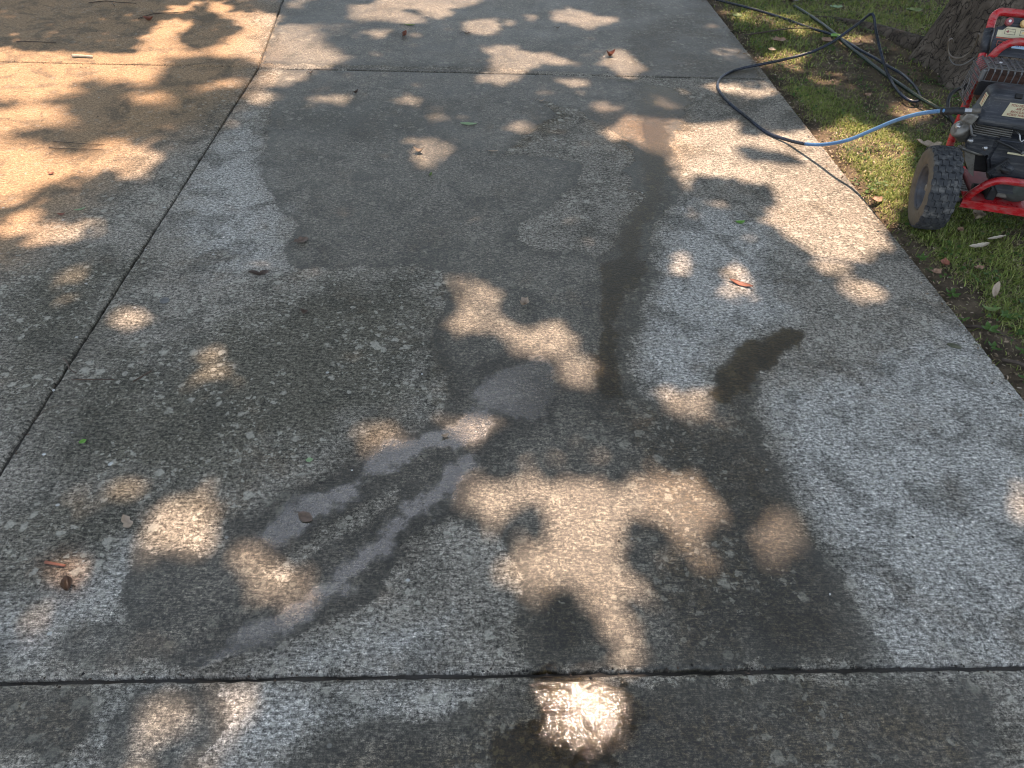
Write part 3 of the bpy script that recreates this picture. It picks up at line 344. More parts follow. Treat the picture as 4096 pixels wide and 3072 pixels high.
        flm = k if flm is None else t.math('MAXIMUM', flm, k)
    flm = t.math('MULTIPLY', flm, t.ramp(fine, .36, .54, .40, 1))
    flm = t.math('MULTIPLY', flm, t.mixf(tan, 1.0, .3)); flm = t.math('MULTIPLY', flm, t.mixf(pale, .9, .45))
    c = t.mix(flm, c, (.42, .40, .33))
    chip = t.vor(t.scale(P, (1, 1.2, .2)), 11, 'F1', 'Distance')
    chm = t.math('MULTIPLY', t.ramp(chip, .045, .075, .8, 0), t.ramp(t.noise(flat, 6, 1), .5, .56))
    c = t.mix(chm, c, (.50, .50, .47))
    # pits and seeds, dark
    pit = t.vor(flat, 32, 'F1', 'Distance')
    pm = t.math('MULTIPLY', t.ramp(pit, .06, .11, .85, 0), t.ramp(t.noise(flat, 14, 2), .5, .6))
    c = t.mix(pm, c, (.02, .018, .014))
    # water darkens and, where deep, browns
    wcol = t.mix(1.0, c, (.40, .385, .345), 'MULTIPLY')
    wcol = mul(wcol, t.ramp(fine, .38, .62, .55, 1.4, False), .9); wcol = mul(wcol, t.ramp(broom, .37, .63, .7, 1.3, False), .9); wcol = mul(wcol, t.ramp(t.noise(flat, 24, 5, .7), .40, .60, .72, 1.15), 1.0)
    wflat = t.mix(.0, wcol, (.060, .061, .058))
    c2 = t.mix(wet, c, wflat)
    c2 = t.mix(t.math('MULTIPLY', t.math('MULTIPLY', wetrim, wet), .50), c2, (.026, .024, .016))
    dcol = t.mix(1.0, c, (.20, .155, .075), 'MULTIPLY')
    c2 = t.mix(deep, c2, dcol)
    fmar = t.ramp(t.math('ADD', t.attr('film'), t.math('MULTIPLY', edgen, 1.1)), .03, .11, 1, 0)
    c2 = t.mix(t.math('MULTIPLY', fmar, .70), c2, t.mix(1.0, c2, (.50, .48, .46), 'MULTIPLY'))
    rough = t.mixf(wet, .85, .46); rough = t.mixf(deep, rough, .30); rough = t.mixf(film, rough, .2)
    h = t.math('ADD', t.math('MULTIPLY', broom, .7), t.math('ADD', t.math('MULTIPLY', fine, .8), t.math('MULTIPLY', grain, .35)))
    h = t.math('SUBTRACT', h, t.math('MULTIPLY', pm, .8))
    gloss = t.ramp(t.math('ADD', t.attr('gloss'), edgen), -.03, .03, 1, 0)
    rough = t.mixf(gloss, rough, .5)
    bs = t.mixf(wet, .85, .8); bs = t.mixf(deep, bs, .9); bs = t.mixf(film, bs, .22); bs = t.mixf(gloss, bs, .3)
    nm = t.bump(h, bs, .0035)
    fm = t.math('MULTIPLY', film, t.ramp(t.math('ADD', t.math('MULTIPLY', fine, .6), t.math('MULTIPLY', med, .4)), .44, .60, 1.0, .55))
    gmask = t.math('MULTIPLY', gloss, t.ramp(t.noise(flat, 55, 4, .7), .40, .56, .05, 1.0))
    coat = t.math('MAXIMUM', t.math('MAXIMUM', fm, gmask), t.math('MULTIPLY', t.math('MULTIPLY', wet, .27), t.mixf(deep, 1.0, .25)))
    cr = t.mixf(t.math('MAXIMUM', film, gloss), .28, .07); cr = t.mixf(gloss, cr, .07)
    cb = t.mixf(wet, .3, .5); cb = t.mixf(gloss, cb, .20); cb = t.mixf(film, cb, .13)
    spec = t.mixf(wet, .25, .42); spec = t.mixf(deep, spec, .3); spec = t.mixf(film, spec, 1.0); spec = t.mixf(gloss, spec, .15)
    return t.done(t.bsdf(c2, rough, 0, nm, spec, Coat_Weight=coat, Coat_Roughness=cr, Coat_Normal=t.bump(t.mixf(gloss, t.noise(flat, 150, 3, .65), t.noise(flat, 250, 1, .6)), cb, .0045)))

def m_soil():
    t = NT('dark_soil'); P = t.pos
    a = t.noise(P, 8, 5, .65); b = t.noise(P, 90, 5, .7)
    c = t.mix(t.ramp(a, .35, .65), (.055, .042, .028), (.150, .115, .076))
    c = t.mix(t.ramp(b, .55, .75, 0, .7), c, (.14, .11, .075))
    return t.done(t.bsdf(c, .95, 0, t.bump(b, .9, .012), .2))

def m_vary(name, cols, rough=.55, attr='tone', trans=.25, spec=.35, scale=None):
    """colour picked by a per-piece attribute"""
    t = NT(name); f = t.attr(attr)
    r = t.n('ShaderNodeValToRGB'); t.set(r.inputs[0], f)
    el = r.color_ramp.elements
    for i, (p, c) in enumerate(cols):
        e = el[i] if i < 2 else el.new(p)
        e.position = p; e.color = (*c, 1)
    col = r.outputs[0]
    if scale: col = t.mix(t.ramp(t.noise(t.pos, scale, 4), .4, .7, 0, .45), col, (.02, .015, .01))
    p = t.bsdf(col, rough, 0, None, spec)
    if trans:
        tr = t.n('ShaderNodeBsdfTranslucent'); t.set(tr.inputs['Color'], col)
        mx = t.n('ShaderNodeMixShader'); mx.inputs[0].default_value = trans
        t.t.links.new(p, mx.inputs[1]); t.t.links.new(tr.outputs[0], mx.inputs[2]); p = mx.outputs[0]
    return t.done(p)

def m_leaf(name, c1, c2, vein=(.2, .16, .1), rough=.6):
    t = NT(name); P = t.objco()
    a = t.noise(P, 60, 4, .65); b = t.noise(P, 14, 3)
    c = t.mix(t.ramp(a, .35, .65), c1, c2); c = t.mix(t.ramp(b, .55, .75, 0, .5), c, tuple(x * .4 for x in c1))
    return t.done(t.bsdf(c, rough, 0, t.bump(a, .5, .003), .35))

def m_red():
    t = NT('red_powder_coat'); P = t.objco()
    a = t.noise(P, 9, 5, .6); b = t.noise(P, 75, 5, .75, .6); d = t.noise(t.scale(P, (1, 1, 3)), 22, 4, .7)
    c = t.mix(t.ramp(a, .35, .7), (.36, .010, .014), (.47, .022, .028))
    c = t.mix(t.ramp(d, .44, .70, 0, .60), c, (.33, .17, .15))
    c = t.mix(t.ramp(b, .66, .69, 0, .9), c, (.035, .022, .018))
    return t.done(t.bsdf(c, t.ramp(d, .4, .7, .26, .5), 0, t.bump(b, .12, .001), .5))

def m_black():
    t = NT('dusty_black_plastic'); P = t.objco()
    a = t.noise(P, 16, 5, .65); b = t.noise(t.scale(P, (3, 40, 40)), 3, 4, .7); g = t.noise(P, 300, 2)
    c = t.mix(t.ramp(a, .35, .7), (.012, .014, .019), (.030, .033, .040))
    c = t.mix(t.ramp(b, .48, .75, 0, .6), c, (.12, .118, .115))
    c = t.mix(t.ramp(g, .68, .74, 0, .5), c, (.2, .19, .17))
    return t.done(t.bsdf(c, t.ramp(a, .35, .7, .38, .62), 0, t.bump(g, .15, .001), .45))

def m_hose(name, c1, c2, worn):
    t = NT(name); P = t.pos
    a = t.noise(P, 7, 3); b = t.noise(P, 120, 4, .7)
    c = t.mix(t.ramp(a, .4, .6), c1, c2); c = t.mix(t.ramp(b, .58, .72, 0, .55), c, worn)
    return t.done(t.bsdf(c, t.ramp(b, .4, .7, .25, .5), 0, t.bump(b, .15, .001), .5))

def m_bark():
    t = NT('furrowed_bark'); P = t.pos
    w = t.scale(P, (1, 1, .55)); n1 = t.noise(w, 10, 4, .6, .4)
    cr = t.vor(t.n('ShaderNodeVectorMath', operation='ADD').outputs[0], 1) if False else None
    dv = t.n('ShaderNodeVectorMath', operation='MULTIPLY_ADD')
    nc = t.n('ShaderNodeTexNoise'); t.set(nc.inputs['Vector'], w); nc.inputs['Scale'].default_value = 7
    t.set(dv.inputs[0], nc.outputs['Color']); dv.inputs[1].default_value = (.07, .07, .07); t.set(dv.inputs[2], w)
    dv.inputs[1].default_value = (.16, .16, .16); nc.inputs['Scale'].default_value = 11; nc.inputs['Detail'].default_value = 5
    v1 = t.vor(dv.outputs[0], 22, 'DISTANCE_TO_EDGE'); v2 = t.vor(dv.outputs[0], 55, 'DISTANCE_TO_EDGE')
    fine = t.noise(P, 140, 5, .7)
    crack = t.math('MINIMUM', t.ramp(v1, 0, .10), t.ramp(v2, -.05, .09, .35, 1))
    c = t.mix(t.ramp(n1, .35, .68), (.072, .056, .043), (.150, .121, .094))
    c = t.mix(t.ramp(fine, .5, .75, 0, .5), c, (.15, .13, .11))
    c = t.mix(t.ramp(crack, .0, .55, .85, 0), c, (.008, .006, .005))
    h = t.math('ADD', t.math('MULTIPLY', crack, 1.0), t.math('MULTIPLY', fine, .35))
    return t.done(t.bsdf(c, .9, 0, t.bump(h, .75, .012), .2))

MAT = dict(
    concrete=m_concrete(), soil=m_soil(), jointsoil=m_simple('wet_joint_dirt', (.022, .019, .015), .5, 0, .5, (.06, .05, .036), 30, .6, objspace=False), bark=m_bark(), red=m_red(), black=m_black(),
    grass=m_vary('grass_blades', [(0, (.080, .112, .026)), (.4, (.190, .245, .048)), (.66, (.32, .36, .095)), (1, (.42, .35, .20))], trans=.3),
    cover=m_vary('weed_leaves', [(0, (.035, .075, .015)), (1, (.085, .16, .03))], trans=.3),
    litter=m_vary('leaf_litter', [(0, (.045, .032, .020)), (.4, (.13, .09, .052)), (.8, (.28, .21, .14)), (1, (.44, .37, .28))], rough=.8, trans=0),
    crumbs=m_vary('dark_crumbs', [(0, (.010, .009, .008)), (.7, (.045, .032, .022)), (1, (.10, .07, .05))], rough=.75, trans=0),
    crown=m_vary('crown_leaves', [(0, (.035, .07, .018)), (1, (.07, .12, .03))], trans=.30),
    tyre=m_simple('dusty_tyre_rubber', (.036, .038, .041), .85, 0, .9, (.15, .145, .135), 26, .35, .3),
    sidewall=m_simple('clay_caked_sidewall', (.105, .088, .066), .85, 0, .45, (.045, .040, .034), 14, .3, .2),
    rim=m_simple('dirty_wheel_rim', (.055, .058, .068), .5, .3, .5, (.06, .045, .03), 20, .2),
    steel=m_simple('zinc_steel', (.42, .42, .42), .32, .9, .3, (.12, .10, .08), 40, .1),
    castal=m_simple('grimy_cast_aluminium', (.20, .19, .17), .5, .6, .7, (.07, .055, .04), 30, .35),
    guard=m_simple('sooty_guard_steel', (.125, .123, .122), .5, .4, .55, (.12, .11, .10), 30, .2),
    rust=m_simple('rusty_muffler', (.07, .032, .020), .85, .2, .5, (.03, .016, .012), 30, .3),
    greyred=m_simple('oil_stained_base', (.18, .045, .045), .6, .1, .8, (.12, .11, .10), 12, .2),
    greycast=m_simple('green_grey_casting', (.085, .095, .085), .6, .4, .5, (.04, .045, .04), 14, .2),
    darkhole=m_simple('engine_black', (.008, .008, .009), .6, .1, .3, (.04, .03, .02), 20, .2),
    cream=m_simple('cream_decal', (.50, .45, .29), .45, 0, .35, (.30, .26, .17), 30, .05),
    decaltext=m_simple('dark_red_print', (.20, .015, .012), .5, 0, 0, scale=30, bump=.02),
    inkblack=m_simple('black_print', (.02, .018, .018), .5, 0, .1, scale=30, bump=.02),
    orange=m_simple('orange_print', (.42, .10, .05), .5, 0, .4, (.2, .07, .05), 60, .02),
    blue=m_simple('pale_blue_decal', (.42, .60, .80), .4, 0, .2, (.4, .45, .5), 40, .02),
    bluetext=m_simple('blue_print', (.03, .12, .45), .5, 0, 0, scale=30, bump=.02),
    nozred=m_simple('faded_red_plastic', (.24, .055, .06), .5, 0, .4, (.3, .16, .15), 60, .1),
    nozyel=m_simple('faded_yellow_plastic', (.62, .42, .17), .5, 0, .3, (.4, .3, .2), 60, .1),
    white=m_simple('white_plastic', (.7, .7, .68), .4, 0, .1, scale=60, bump=.05),
    hose=m_hose('blue_black_hose', (.004, .007, .013), (.007, .014, .032), (.025, .035, .055)),
    hoseblue=m_hose('sunlit_blue_hose', (.060, .155, .32), (.09, .21, .38), (.22, .29, .38)),  # lit copy of the hose colour, for the hanging length
    hosegreen=m_hose('dark_green_hose', (.006, .014, .010), (.011, .022, .015), (.035, .05, .035)),
    rubber=m_simple('black_rubber_sleeve', (.012, .012, .013), .55, 0, .3, (.05, .045, .04), 60, .2),
    wire=m_simple('dull_wire', (.16, .14, .12), .4, .5, .3, (.05, .04, .03), 20, .1),
    twig=m_simple('grey_twig', (.07, .052, .038), .85, 0, .5, (.03, .02, .015), 60, .4),
    strip=m_simple('pale_bark_strip', (.46, .40, .30), .75, 0, .35, (.22, .17, .11), 40, .3),
)

# ================================================================== GROUND AND DRIVEWAY
def quad_sheet(name, x0, x1, y0, y1, z, mat):
    return link(name, np_mesh(name, [(x0, y0, z), (x1, y0, z), (x1, y1, z), (x0, y1, z)], [(0, 1, 2, 3)]), mat)
tag(quad_sheet('ground', -150, 150, -150, 150, -0.09, MAT['soil']), 'dark soil ground under the driveway and lawn', kind='structure')

driveway = empty('driveway'); tag(driveway, 'wide driveway of poured concrete slabs with broomed finish', kind='structure')
XJ, XE = -1.318, 1.752
G = 0.0030

def line_coords(a, b, step):
    n = max(2, int(round((b - a) / step)))
    base = np.linspace(a, b, n + 1)[1:-1]
    base = base[(base > a + .02) & (base < b - .02)]
    return np.concatenate([[a, a + .003, a + .008, a + .016], base, [b - .016, b - .008, b - .003, b]])

def slab(x0, x1, y0, y1, step, skew=(0, 0, 0, 0), gaps=(G, G, G, G), detail=True):
    """skew: extra x at the far end of the left / right edge, extra y at the right end of the near / far edge"""
    X = line_coords(x0 + gaps[0], x1 - gaps[1], step); Yc = line_coords(y0 + gaps[2], y1 - gaps[3], step)
    nx, ny = len(X), len(Yc)
    xx, yy = np.meshgrid(X, Yc, indexing='ij'); u = (xx - x0) / (x1 - x0); v = (yy - y0) / (y1 - y0)
    px = xx + v * (skew[0] * (1 - u) + skew[1] * u); py = yy + u * (skew[2] * (1 - v) + skew[3] * v)
    P = np.stack([px.ravel(), py.ravel()], 1)
    ix, iy = np.meshgrid(np.arange(nx), np.arange(ny), indexing='ij')
    prof = np.array([.0065, .0022, .0006, .0])
    e = np.minimum(np.minimum(ix, nx - 1 - ix), np.minimum(iy, ny - 1 - iy)).ravel()
    z = np.where(e < 4, -prof[np.clip(e, 0, 3)], 0.0)
    if detail:
        m = e < 2
        jag = vnoise(P[m], 28, 3.1) * .0055 + vnoise(P[m], 90, 8.2) * .004
        side = np.stack([np.where(ix.ravel()[m] < 2, 1, 0) - np.where(ix.ravel()[m] > nx - 3, 1, 0), np.where(iy.ravel()[m] < 2, 1, 0) - np.where(iy.ravel()[m] > ny - 3, 1, 0)], 1)
        P[m] += side * (np.abs(jag)[:, None] + .0005)
        z[m] -= np.abs(jag) * .6
        if len(P) < 60000:
            z += vnoise(P, 1.1, 5.0) * .002
    V = np.column_stack([P, z])
    idx = np.arange(nx * ny).reshape(nx, ny)
    F = np.stack([idx[:-1, :-1].ravel(), idx[1:, :-1].ravel(), idx[1:, 1:].ravel(), idx[:-1, 1:].ravel()], 1)
    ring = np.concatenate([idx[:, 0], idx[-1, 1:], idx[-2::-1, -1], idx[0, -2:0:-1]])
    low = V[ring].copy(); low[:, 2] = -.085
    n0 = len(V); V = np.concatenate([V, low]); k = np.arange(len(ring)); k2 = (k + 1) % len(ring)
    F = np.concatenate([F, np.stack([ring[k2], ring[k], n0 + k, n0 + k2], 1)])
    PP = V[:, :2]
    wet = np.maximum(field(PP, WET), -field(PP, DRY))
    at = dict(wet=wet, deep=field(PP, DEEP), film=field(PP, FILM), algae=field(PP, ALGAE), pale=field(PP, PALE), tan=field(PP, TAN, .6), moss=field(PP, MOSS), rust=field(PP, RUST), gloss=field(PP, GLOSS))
    me = np_mesh('concrete_slab', V, F, at)
    return link('concrete_slab', me, MAT['concrete'], driveway, False)

slab(XJ, XE, 0.712, 4.372, .020, skew=(0, 0, -.0, -.0), gaps=(G, 0, .0034, .0018))
slab(XJ, XE, -2.95, 0.712, .022, gaps=(G, 0, G, .0034))
slab(XJ, XE, 4.372, 8.03, .030, skew=(-.36, 0, 0, 0), gaps=(G, 0, .0018, G))
slab(-4.388, XJ, 0.712, 4.392, .026, gaps=(G, G, G, .003))
slab(-4.388, XJ, 4.392, 8.03, .035, skew=(-.36, -.36, 0, 0), gaps=(G, G, .003, G))
slab(-4.388, XJ, -2.95, 0.712, .06, detail=False)
for (a, b, c, d) in ((-7.46, -4.388, 0.712, 4.392), (-7.46, -4.388, 4.392, 8.03), (-7.46, -4.388, -2.95, .712), (-7.46, -4.388, 8.03, 11.7), (-4.388, XJ, 8.03, 11.7), (XJ, XE, 8.03, 11.7)):
    slab(a, b, c, d, .12, detail=False, skew=(-.36 if c > 4 and c < 8 else 0, -.36 if (c > 4 and c < 8 and b < 1) else 0, 0, 0))
# soil packed down in the joints
def joint_soil(a, b, w=.02):
    a = np.array(a); b = np.array(b); L = np.linalg.norm(b - a); n = int(L / .03); d = (b - a) / L; nrm = np.array([-d[1], d[0]])
    V = []; 
    for i in range(n + 1):
        p = a + d * L * i / n
        for s in (-1, 0, 1):
            h = -.014 + mnoise.noise(Vector((p[0] * 9, p[1] * 9, s * .4))) * .009 + (abs(s) * .002)
            q = p + nrm * s * w / 2; V.append((q[0], q[1], h))
    F = [(i * 3 + s, (i + 1) * 3 + s, (i + 1) * 3 + s + 1, i * 3 + s + 1) for i in range(n) for s in (0, 1)]
    link('joint_soil', np_mesh('joint_soil', V, F), MAT['jointsoil'], driveway)
joint_soil((-4.4, .712), (1.74, .712)); joint_soil((-4.4, 4.392), (-1.33, 4.392)); joint_soil((-1.30, 4.372), (1.74, 4.372))
joint_soil((XJ, -1), (XJ, 4.38)); joint_soil((XJ, 4.38), (XJ - .36, 8.03))

# ------------------------------------------------------------------ lawn
def lawn_h(x, y):
    """height of the lawn's earth"""
    d = np.clip((x - XE) / .12, 0, 1)
    return -.035 + d * .022
def lawn_height(P):
    return np.where(P[:, 0] < XE, .036, 0) + lawn_h(P[:, 0], P[:, 1]) + vnoise(P, 2.2, 1.7) * .012 + vnoise(P, 11, 4.4) * .006
gx = np.concatenate([np.arange(XE + .0015, 2.1, .02), np.arange(2.1, 9.0, .05)]); gy = np.arange(-2.0, 9.0, .045)
xx, yy = np.meshgrid(gx, gy, indexing='ij'); P = np.stack([xx.ravel(), yy.ravel()], 1)
z = lawn_height(P) + vnoise(P, 40, 2.2) * .003
idx = np.arange(len(gx) * len(gy)).reshape(len(gx), len(gy))
lawn = link('lawn', np_mesh('lawn', np.column_stack([P, z]), np.stack([idx[:-1, :-1].ravel(), idx[1:, :-1].ravel(), idx[1:, 1:].ravel(), idx[:-1, 1:].ravel()], 1)), MAT['soil'], None, True)
tag(lawn, 'earth of the lawn beside the driveway', kind='structure')
outer = link('lawn_beyond', np_mesh('lawn_beyond', [(1.76, -40, -.03), (60, -40, -.03), (60, -2.0, -.03), (1.76, -2.0, -.03), (8.95, -2.0, -.03), (60, -2.0, -.03), (60, 60, -.03), (8.95, 60, -.03), (1.76, 8.9, -.03), (8.95, 8.9, -.03), (8.95, 60, -.03), (1.76, 60, -.03)], [(0, 1, 2, 3), (4, 5, 6, 7), (8, 9, 10, 11)]), MAT['soil'])
tag(outer, 'lawn earth further out', kind='structure')

TRUNK = np.array([3.27, 4.66])
def grass_density(P):
    x, y = P[:, 0], P[:, 1]
    d = np.ones(len(P))
    edge = (x - XE)
    n = vnoise(P, 3.0, 9.0); n2 = vnoise(P, 9.0, 2.0)
    bare = .05 + .10 * np.clip((2.9 - y) / 1.2, 0, 1) + n2 * .06
    d *= np.clip((edge - bare) / .06, .04, 1)
    r = np.hypot(x - TRUNK[0] + .25, y - TRUNK[1] + .3)
    d *= np.clip((r - .75) / .5, .12, 1)
    d *= np.clip(.95 + n * 1.2 + n2 * .8, .25, 1)
    return d

def scatter(n, x0, x1, y0, y1): return np.column_stack([rng.uniform(x0, x1, n), rng.uniform(y0, y1, n)])
# blades of grass
P = np.concatenate([scatter(120000, XE - .012, 4.8, 4.0, 8.2), scatter(170000, XE - .012, 3.7, 1.3, 4.3), scatter(14000, 3.7, 6.2, 1.5, 4.3), scatter(70000, XE - .01, 6.4, -1.5, 1.5), scatter(30000, 4.8, 8.5, 1.5, 8.5)])
P = P[rng.uniform(0, 1, len(P)) < grass_density(P)]
n = len(P); hz = lawn_height(P)
far = P[:, 1] > 4.6
L = rng.uniform(.015, .040, n) * np.where(P[:, 1] < 3.0, 1.15, 1.0) * np.where(far, 1.1, 1); w = rng.uniform(.0012, .0028, n) * np.where(far, 1.5, 1)
az = rng.uniform(0, 2 * PI, n); lean = np.abs(rng.normal(.98, .36, n)); tone = np.clip(rng.normal(.36, .2, n) + vnoise(P, 2.5, 6.0) * .35, 0, .72)
dead = rng.uniform(0, 1, n) < (.22 + .34 * np.clip(1.2 - grass_density(P), 0, 1)); tone[dead] = rng.uniform(.75, 1, dead.sum()); lean[dead] = rng.uniform(1.25, 1.57, dead.sum()); L[dead] *= .8; w[dead] *= .75
D = np.stack([np.cos(az), np.sin(az)], 1); Nn = np.stack([-D[:, 1], D[:, 0]], 1)
def blade_pt(t, k): return np.column_stack([P + D * (L * np.sin(lean * t) * t)[:, None] + Nn * (w * k)[:, None], hz - .002 + L * np.cos(lean * t) * t])
V = np.stack([blade_pt(0, -1), blade_pt(0, 1), blade_pt(.55, .8), blade_pt(.55, -.8), blade_pt(1, 0)], 1).reshape(-1, 3)
b = np.arange(n) * 5
F = np.concatenate([np.stack([b, b + 1, b + 2], 1), np.stack([b, b + 2, b + 3], 1), np.stack([b + 3, b + 2, b + 4], 1)])
gr = link('grass', np_mesh('grass', V, F, dict(tone=np.repeat(tone, 5))), MAT['grass'])
tag(gr, 'patchy short lawn grass, green mixed with straw', 'grass', kind='stuff')

def leaf_cloud(name, P, z, size, tone, mat, nx=6, tilt=.5, oval=.7, label='', cat=''):
    n = len(P); a = rng.uniform(0, 2 * PI, n); V = []
    ti = rng.normal(0, tilt, n); td = rng.uniform(0, 2 * PI, n)
    ca, sa = np.cos(a), np.sin(a)
    ang = np.linspace(0, 2 * PI, nx, endpoint=False)
    for k in range(nx):
        lx = np.cos(ang[k]) * size; ly = np.sin(ang[k]) * size * oval
        x = lx * ca - ly * sa; y = lx * sa + ly * ca
        zz = (x * np.cos(td) + y * np.sin(td)) * ti
        V.append(np.column_stack([P[:, 0] + x, P[:, 1] + y, z + zz + np.abs(np.sin(ang[k])) * size * .2]))
    V = np.stack(V, 1).reshape(-1, 3); b = np.arange(n) * nx
    F = np.concatenate([np.stack([b, b + k, b + k + 1], 1) for k in range(1, nx - 1)])
    o = link(name, np_mesh(name, V, F, dict(tone=np.repeat(tone, nx))), mat)
    return tag(o, label, cat, kind='stuff')
# clover and small weeds in clumps
cl = scatter(900, XE + .03, 4.6, 1.4, 7.5); k = 9
P = np.repeat(cl, k, 0) + rng.normal(0, .022, (len(cl) * k, 2)); P = P[P[:, 0] > XE + .006]
leaf_cloud('ground_cover', P, lawn_height(P) + rng.uniform(.006, .028, len(P)), rng.uniform(.004, .010, len(P)), rng.uniform(0, 1, len(P)), MAT['cover'], 6, .35, .8, 'small clover and weed leaves low in the lawn', 'ground cover')
# dead leaf bits and chaff
P = np.concatenate([scatter(16000, XE + .004, 4.4, 1.3, 7.0), np.column_stack([XE + rng.normal(.03, .045, 1500), rng.uniform(1.3, 6.5, 1500)])])
leaf_cloud('leaf_litter', P, lawn_height(P) + rng.uniform(.002, .012, len(P)), rng.uniform(.002, .010, len(P)) ** 1.0, rng.uniform(0, 1, len(P)) ** 1.2, MAT['litter'], 5, .5, .45, 'broken dead leaves and chaff between the grass', 'leaf litter')
# crumbs on the concrete
P = np.concatenate([scatter(420, -4.0, 1.7, 1.0, 6.2), scatter(420, -4.0, -1.0, 4.3, 6.6), np.column_stack([XJ + rng.normal(0, .014, 240), rng.uniform(.8, 5, 240)]), np.column_stack([rng.uniform(-3.5, 1.7, 260), 4.385 + rng.normal(0, .02, 260)]), np.column_stack([rng.uniform(-1.2, 1.3, 130), .712 + rng.normal(0, .008, 130)])])
n = len(P); s = rng.uniform(.0012, .0042, n); V = []; 
oc = np.array([(1, 0, 0), (0, 1, 0), (-1, 0, 0), (0, -1, 0), (0, 0, 1), (0, 0, -.3)])
V = (P[:, None, :2] + oc[None, :, :2] * (s[:, None, None] * rng.uniform(.6, 1.4, (n, 6, 1)))); Z = (s[:, None] * .6 * (oc[None, :, 2] + .25))
V = np.concatenate([V, Z[:, :, None]], 2).reshape(-1, 3); b = np.arange(n) * 6
F = np.concatenate([np.stack([b + i, b + (i + 1) % 4, b + 4], 1) for i in range(4)] + [np.stack([b + (i + 1) % 4, b + i, b + 5], 1) for i in range(4)])
tag(link('crumbs', np_mesh('crumbs', V, F, dict(tone=np.repeat(rng.uniform(0, 1, n), 6))), MAT['crumbs']), 'dark seeds and crumbs of soil strewn over the concrete', 'crumbs', kind='stuff')

# ================================================================== TREE
tree = empty('shade_tree', (TRUNK[0], TRUNK[1], -.02))
tag(tree, 'thick furrowed trunk with flared roots rising behind the pressure washer, its leafy crown overhead', 'tree')
def trunk_r(z, a):
    r = .335 + .15 * math.exp(-max(z, 0) / .42) - .018 * min(z, 5)
    flare = math.exp(-max(z, 0) / .34)
    r += flare * (.06 * math.cos(3 * a + .6) + .05 * math.cos(5 * a - 1.0)) + .02 * math.sin(7 * a + z * 3)
    return r
seg, lev = 120, [0, .02, .05, .08, .12, .16, .2, .25, .3, .36, .42, .5, .58, .66, .75, .85, .95, 1.05, 1.2, 1.4, 1.6, 1.9, 2.3, 2.8, 3.4, 4.1]
V = []
for z in lev:
    cx = .30 * max(0, z - .0) * .55 * math.exp(-z / 6); cy = .10 * z
    for k in range(seg):
        a = 2 * PI * k / seg; r = trunk_r(z, a); p = Vector((math.cos(a) * 4, math.sin(a) * 4, z * 1.6))
        r *= 1 + .035 * mnoise.noise(p) + .022 * mnoise.noise(p * 3.3)
        V.append((cx + math.cos(a) * r, cy + math.sin(a) * r, z - .03))
F = [(i * seg + k, i * seg + (k + 1) % seg, (i + 1) * seg + (k + 1) % seg, (i + 1) * seg + k) for i in range(len(lev) - 1) for k in range(seg)]
link('trunk', np_mesh('trunk', V, F), MAT['bark'], tree, True)
TOP = Vector((.30 * 4.1 * .55 * math.exp(-4.1 / 6), .41, 4.05))

# surface root running left from the trunk
bm = bmesh.new()
rt = smooth_path([(-.30, .30, .03), (-.45, .75, .0), (-.72, 1.02, -.015), (-1.05, 1.16, -.05)], 6)
add_tube(bm, rt, lambda i: .075 - .055 * i / len(rt), 10); bm_obj('root', bm, MAT['bark'], tree, True)

# ---- crown: leaves laid in tiers; the sun comes through where the tiers are open
SX, SY, SZ = SUN
def sun_field(Q):
    f = np.full(len(Q), .5)
    for k, q in SUN_PATCHES:
        qa = np.asarray(q); lo = qa.min(0) - .4; hi = qa.max(0) + .4
        m = (Q[:, 0] > lo[0]) & (Q[:, 0] < hi[0]) & (Q[:, 1] > lo[1]) & (Q[:, 1] < hi[1])
        if not m.any(): continue
        d = sdf(Q[m], q)
        if k < 1: d = np.where(rng.uniform(0, 1, m.sum()) < (1 - k) * .75, .5, d)
        f[m] = np.minimum(f[m], d)
    hole = field(Q, SUNHOLES, .4)
    return np.maximum(f, np.where(hole < 0, .05 - hole, -1))
def tier(z, x0, x1, y0, y1, s, r, margin, jit=.35, keep=1.0):
    """rows of leaf spots whose shade falls on the ground box; returns positions in the tier"""
    ox, oy = SX / SZ * z, SY / SZ * z
    xs = np.arange(x0, x1, s); ys = np.arange(y0, y1, s * .866)
    X, Y = np.meshgrid(xs, ys, indexing='ij'); X = X + (np.arange(len(ys)) % 2)[None, :] * s / 2
    Q = np.stack([X.ravel(), Y.ravel()], 1) + rng.uniform(-jit, jit, (X.size, 2)) * s
    zz = z + rng.uniform(-.12, .12, len(Q))
    if margin is not None:
        f = sun_field(Q); m = f > margin; Q = Q[m]; zz = zz[m]
    if keep < 1: m = rng.uniform(0, 1, len(Q)) < keep; Q = Q[m]; zz = zz[m]
    C = Q + np.stack([SX / SZ * zz, SY / SZ * zz], 1)
    # open spots where the wet film below mirrors the sky
    back = C * (CAM_H / (zz + CAM_H))[:, None]
    m = field(back, FILM_OPEN, .3) > .08
    return np.column_stack([C[m], zz[m]]), np.full(m.sum(), r)
FILM_OPEN = FILM[:2]
SUN_PATCHES = SUN_SPOTS
tiers = [tier(6.3, -4.6, 4.6, .2, 6.9, .080, .052, .015), tier(6.9, -4.6, 4.6, .2, 6.9, .080, .052, .016), tier(7.6, -4.6, 4.6, .2, 6.9, .085, .056, .018),
         tier(11.2, -4.6, 4.6, .2, 6.9, .13, .085, .045), tier(12.0, -4.6, 4.6, .2, 6.9, .13, .085, .048)]
